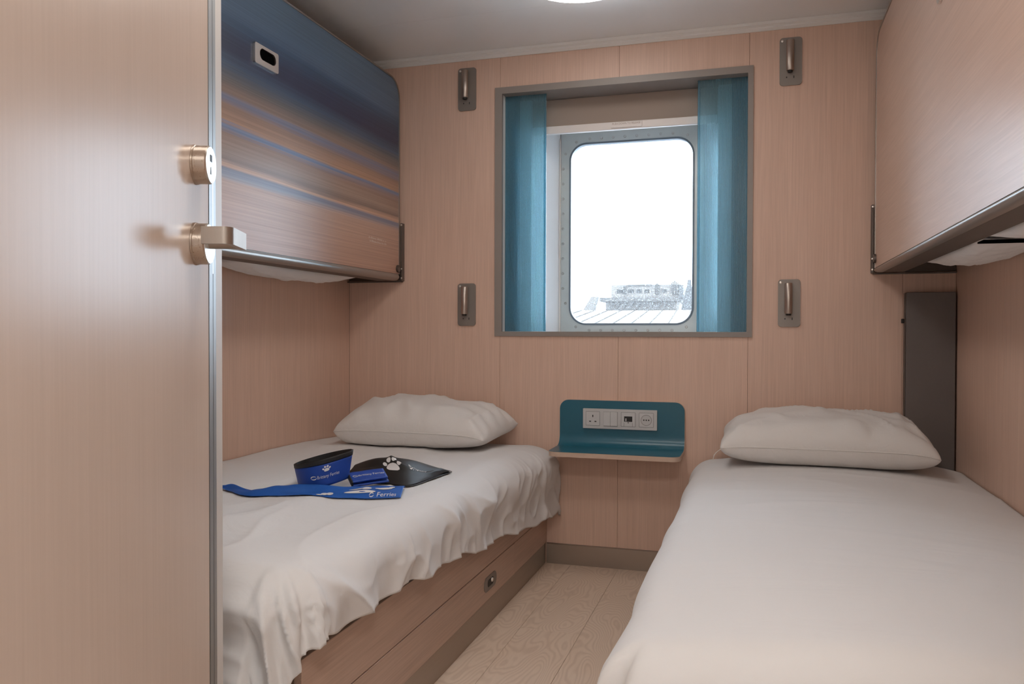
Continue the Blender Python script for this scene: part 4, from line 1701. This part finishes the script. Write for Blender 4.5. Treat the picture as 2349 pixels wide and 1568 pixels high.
vs, fs = text2d('Ferries', 1.0)
tw = max(v[0] for v in vs)
ob('lettering', flat_print([([(0.885 + 0.080 * x / tw, 0.94 - 0.22 * y) for x, y in vs], fs)] + [([(0.865 + x * 0.016, 0.88 - y * 0.16) for x, y in c[0]], c[1]) for c in crescent(0, 0, 1.0)],
                           lambda x, y: P1(x, y) - bn), 'print', ban)

# small folded blue pouch between bowl and bag
po = empty('folded_pouch', (-1.044, -1.136, ZB(-1.044, -1.136) + 0.019), math.radians(42))
tag(po, 'small folded royal blue pouch between the bowl and the black bag', 'pouch')
po.rotation_euler = (math.radians(14), math.radians(-5), math.radians(38))


def folded(z0, hw, hd, th, sg):
    def fn(a, b):
        u, v = a * 2 - 1, b * 2 - 1
        return Vector((hw * u, hd * v, z0 + th * 0.5 * math.sin(PI * a) * 0.5 + 0.0015 * nz(u * 2, v * 2, sg)))
    return fn


f1, f2 = folded(0.017, 0.050, 0.031, 0.006, 1.0), folded(0.006, 0.052, 0.034, 0.004, 2.0)
solid_skin(ob('front_flap', grid(f1, 16, 10), 'royal', po, True), 0.005, -1)
solid_skin(ob('back_flap', grid(f2, 16, 10), 'royal', po, True), 0.004, -1)
ob('fold_spine', box(-0.052, -0.047, -0.033, 0.033, 0.003, 0.018, 0.0015), 'blackfab', po)
vs, fs = text2d('Brittany Ferries', 1.0)
tw = max(v[0] for v in vs)
ob('lettering', flat_print([([(x / tw * 0.072 - 0.026, y * 0.0175 - 0.005) for x, y in vs], fs)] + crescent(-0.034, 0.0005, 0.014),
                           lambda x, y: f1((x / 0.050 + 1) / 2, (y / 0.031 + 1) / 2) + Vector((0, 0, 0.0008))), 'print', po)

# ------------------------------------------------------------------ outside: pale building beyond the quay
DY = 60.0
CZ = 0.9364


def far_pt(sx, sz, dy=DY):
    return (sx * (dy + 3.1953), dy, CZ + sz * (dy + 3.1953))


bd = empty('stone_building', (-8.2, DY, 1.0))
tag(bd, 'pale stone building with arched cornice seen through the window', 'building')
BO = Vector((-8.2, DY, 1.0))


def bbox(name, x0, x1, y0, y1, z0, z1, mat, parent=bd, bev=0.0):
    return ob(name, box(x0 + 8.2, x1 + 8.2, y0 - DY, y1 - DY, z0 - 1.0, z1 - 1.0, bev), mat, parent)


k_ = DY + 3.1953
X = lambda s_: s_ * k_
ZZ = lambda s_: CZ + s_ * k_
bbox('lower_wall', X(-.1800), X(-.0930), DY, DY + 6, -14.0, ZZ(.0420), 'stone')
bbox('cornice', X(-.1870), X(-.0905), DY - 0.35, DY + 6, ZZ(.0385), ZZ(.0435), 'stone2')
bbox('base_course', X(-.1810), X(-.0925), DY - 0.12, DY, ZZ(.0285), ZZ(.0292), 'stone2')
bbox('upper_wall', X(-.1760), X(-.0900), DY + 1.0, DY + 5, ZZ(.0430), ZZ(.0600), 'stone')
cb = None
for i in range(10):
    sx = -.1735 + i * .0083
    x = X(sx)
    if cb is None:
        pr_ = []
        for q in range(9):
            a = PI * q / 8
            pr_.append((0.10 * math.cos(a), -0.42 + 0.10 * math.sin(a)))
        poly = [(-0.20, 0.0), (0.20, 0.0), (0.20, -0.20), (0.09, -0.34), (0.07, -0.52), (-0.07, -0.52), (-0.09, -0.34), (-0.20, -0.20)]
        cb = ob('corbel', prism(poly, lambda a, b, c: (a, -c, b), 0.0, 0.22), 'stone2', bd)
        o = cb
    else:
        o = bpy.data.objects.new('corbel', cb.data)
        COL.objects.link(o)
        o.parent = bd
    o.location = (x + 8.2, 0, ZZ(.0385) - 1.0)
for sx0, sx1 in ((-.1690, -.1605), (-.1545, -.1470), (-.1445, -.1375), (-.1345, -.1275), (-.1125, -.1065)):
    n = 3
    for q in range(n):
        wx = sx0 + (sx1 - sx0) * (q + 0.18) / n
        wx1 = sx0 + (sx1 - sx0) * (q + 0.82) / n
        wd = (X(wx1) - X(wx)) / 2
        hgt = ZZ(.0555) - ZZ(.0505)
        arch = [(-wd, 0), (wd, 0)] + [(wd * math.cos(PI * j / 6), hgt * 0.75 + wd * math.sin(PI * j / 6)) for j in range(7)]
        o = ob('window', prism(arch, lambda a, b, c: (a, -c, b), 0.0, 0.06), 'farpane', bd)
        o.location = ((X(wx) + X(wx1)) / 2 + 8.2, 1.0 - 0.001, ZZ(.0500) - 1.0)
for sx, wdt, top in ((-.1180, .0065, .0620), (-.0965, .0095, .0645), (-.1585, .0040, .0600)):
    pier = bmesh.new()
    nfl = 5
    for q in range(nfl):
        x0 = X(sx - wdt / 2 + wdt * q / nfl)
        x1 = X(sx - wdt / 2 + wdt * (q + 0.7) / nfl)
        box(x0 + 8.2, x1 + 8.2, 0.75, 1.0, ZZ(.0480) - 1.0, ZZ(top) - 1.0 - 0.08 * abs(q - 2), bm=pier)
    ob('fluted_pier', pier, 'stone2', bd)
bbox('parapet', X(-.1550), X(-.1250), DY + 0.9, DY + 1.4, ZZ(.0585), ZZ(.0605), 'stone2')
bbox('corner_return', X(-.0915), X(-.0865), DY + 0.6, DY + 4, ZZ(.0430), ZZ(.0590), 'slate')
sp_b = bmesh.new()
for (w0, z0, w1, z1) in ((.0090, .0285, .0060, .0430), (.0060, .0430, .0032, .0560), (.0032, .0560, .0020, .0655)):
    xc = X(-.0795) + 8.2
    pts = []
    for (ww, zq) in ((w0, z0), (w1, z1)):
        for sx_, sy_ in ((-1, -1), (1, -1), (1, 1), (-1, 1)):
            pts.append(sp_b.verts.new((xc + sx_ * X(ww), 1.2 + sy_ * X(ww) * 0.8, ZZ(zq) - 1.0)))
    for q in range(4):
        r_ = (q + 1) % 4
        sp_b.faces.new((pts[q], pts[r_], pts[4 + r_], pts[4 + q]))
    sp_b.faces.new(pts[:4])
    sp_b.faces.new(pts[4:])
ob('spire', sp_b, 'slate', bd)
gbl = bmesh.new()
prism([(X(-.2220) + 8.2, ZZ(.0300) - 1), (X(-.2080) + 8.2, ZZ(.0300) - 1), (X(-.2030) + 8.2, ZZ(.0480) - 1), (X(-.2110) + 8.2, ZZ(.0480) - 1)], lambda a, b, c: (a, c, b), 4.0, 5.0, gbl)
ob('side_roof', gbl, 'stone', bd)

tag(ob('ground', box(-120, 120, 8, 140, -14.5, -14.0), 'quay'), 'pale quay ground far below the cabin window', 'ground', kind='structure')

# white sheet roof in front of it, sloping down towards the ship
rf = empty('sheet_roof', (-7.0, 48.0, 1.0))
tag(rf, 'white standing seam roof below the stone building outside', 'roof')
ya_, yb_ = 40.0, 59.4
za_, zb_ = CZ + .0060 * (ya_ + 3.2), CZ + .0278 * (yb_ + 3.2)
rb_ = bmesh.new()
quad_slab(rb_, [(-22 + 7, ya_ - 48, za_ - 1), (4 + 7, ya_ - 48, za_ - 1), (4 + 7, yb_ - 48, zb_ - 1), (-22 + 7, yb_ - 48, zb_ - 1)], (0, 0, -0.3))
ob('roof_sheet', rb_, 'tin', rf)
ob('hall_walls', box(-21 + 7, 3.5 + 7, ya_ - 47.5, yb_ - 48.3, -15.0, za_ - 1.36), 'stone', rf)
sm = None
for i in range(11):
    x = -15.2 + i * 1.05
    if sm is None:
        sb = bmesh.new()
        quad_slab(sb, [(1.175, ya_ - 48, za_ - 1 + 0.001), (1.225, ya_ - 48, za_ - 1 + 0.001), (0.025, yb_ - 48, zb_ - 1 + 0.001), (-0.025, yb_ - 48, zb_ - 1 + 0.001)], (0, 0, 0.06))
        sm = ob('roof_seam', sb, 'tinseam', rf)
        o = sm
    else:
        o = bpy.data.objects.new('roof_seam', sm.data)
        COL.objects.link(o)
        o.parent = rf
    o.location = (x + 7.0 + 1.0, 0, 0)
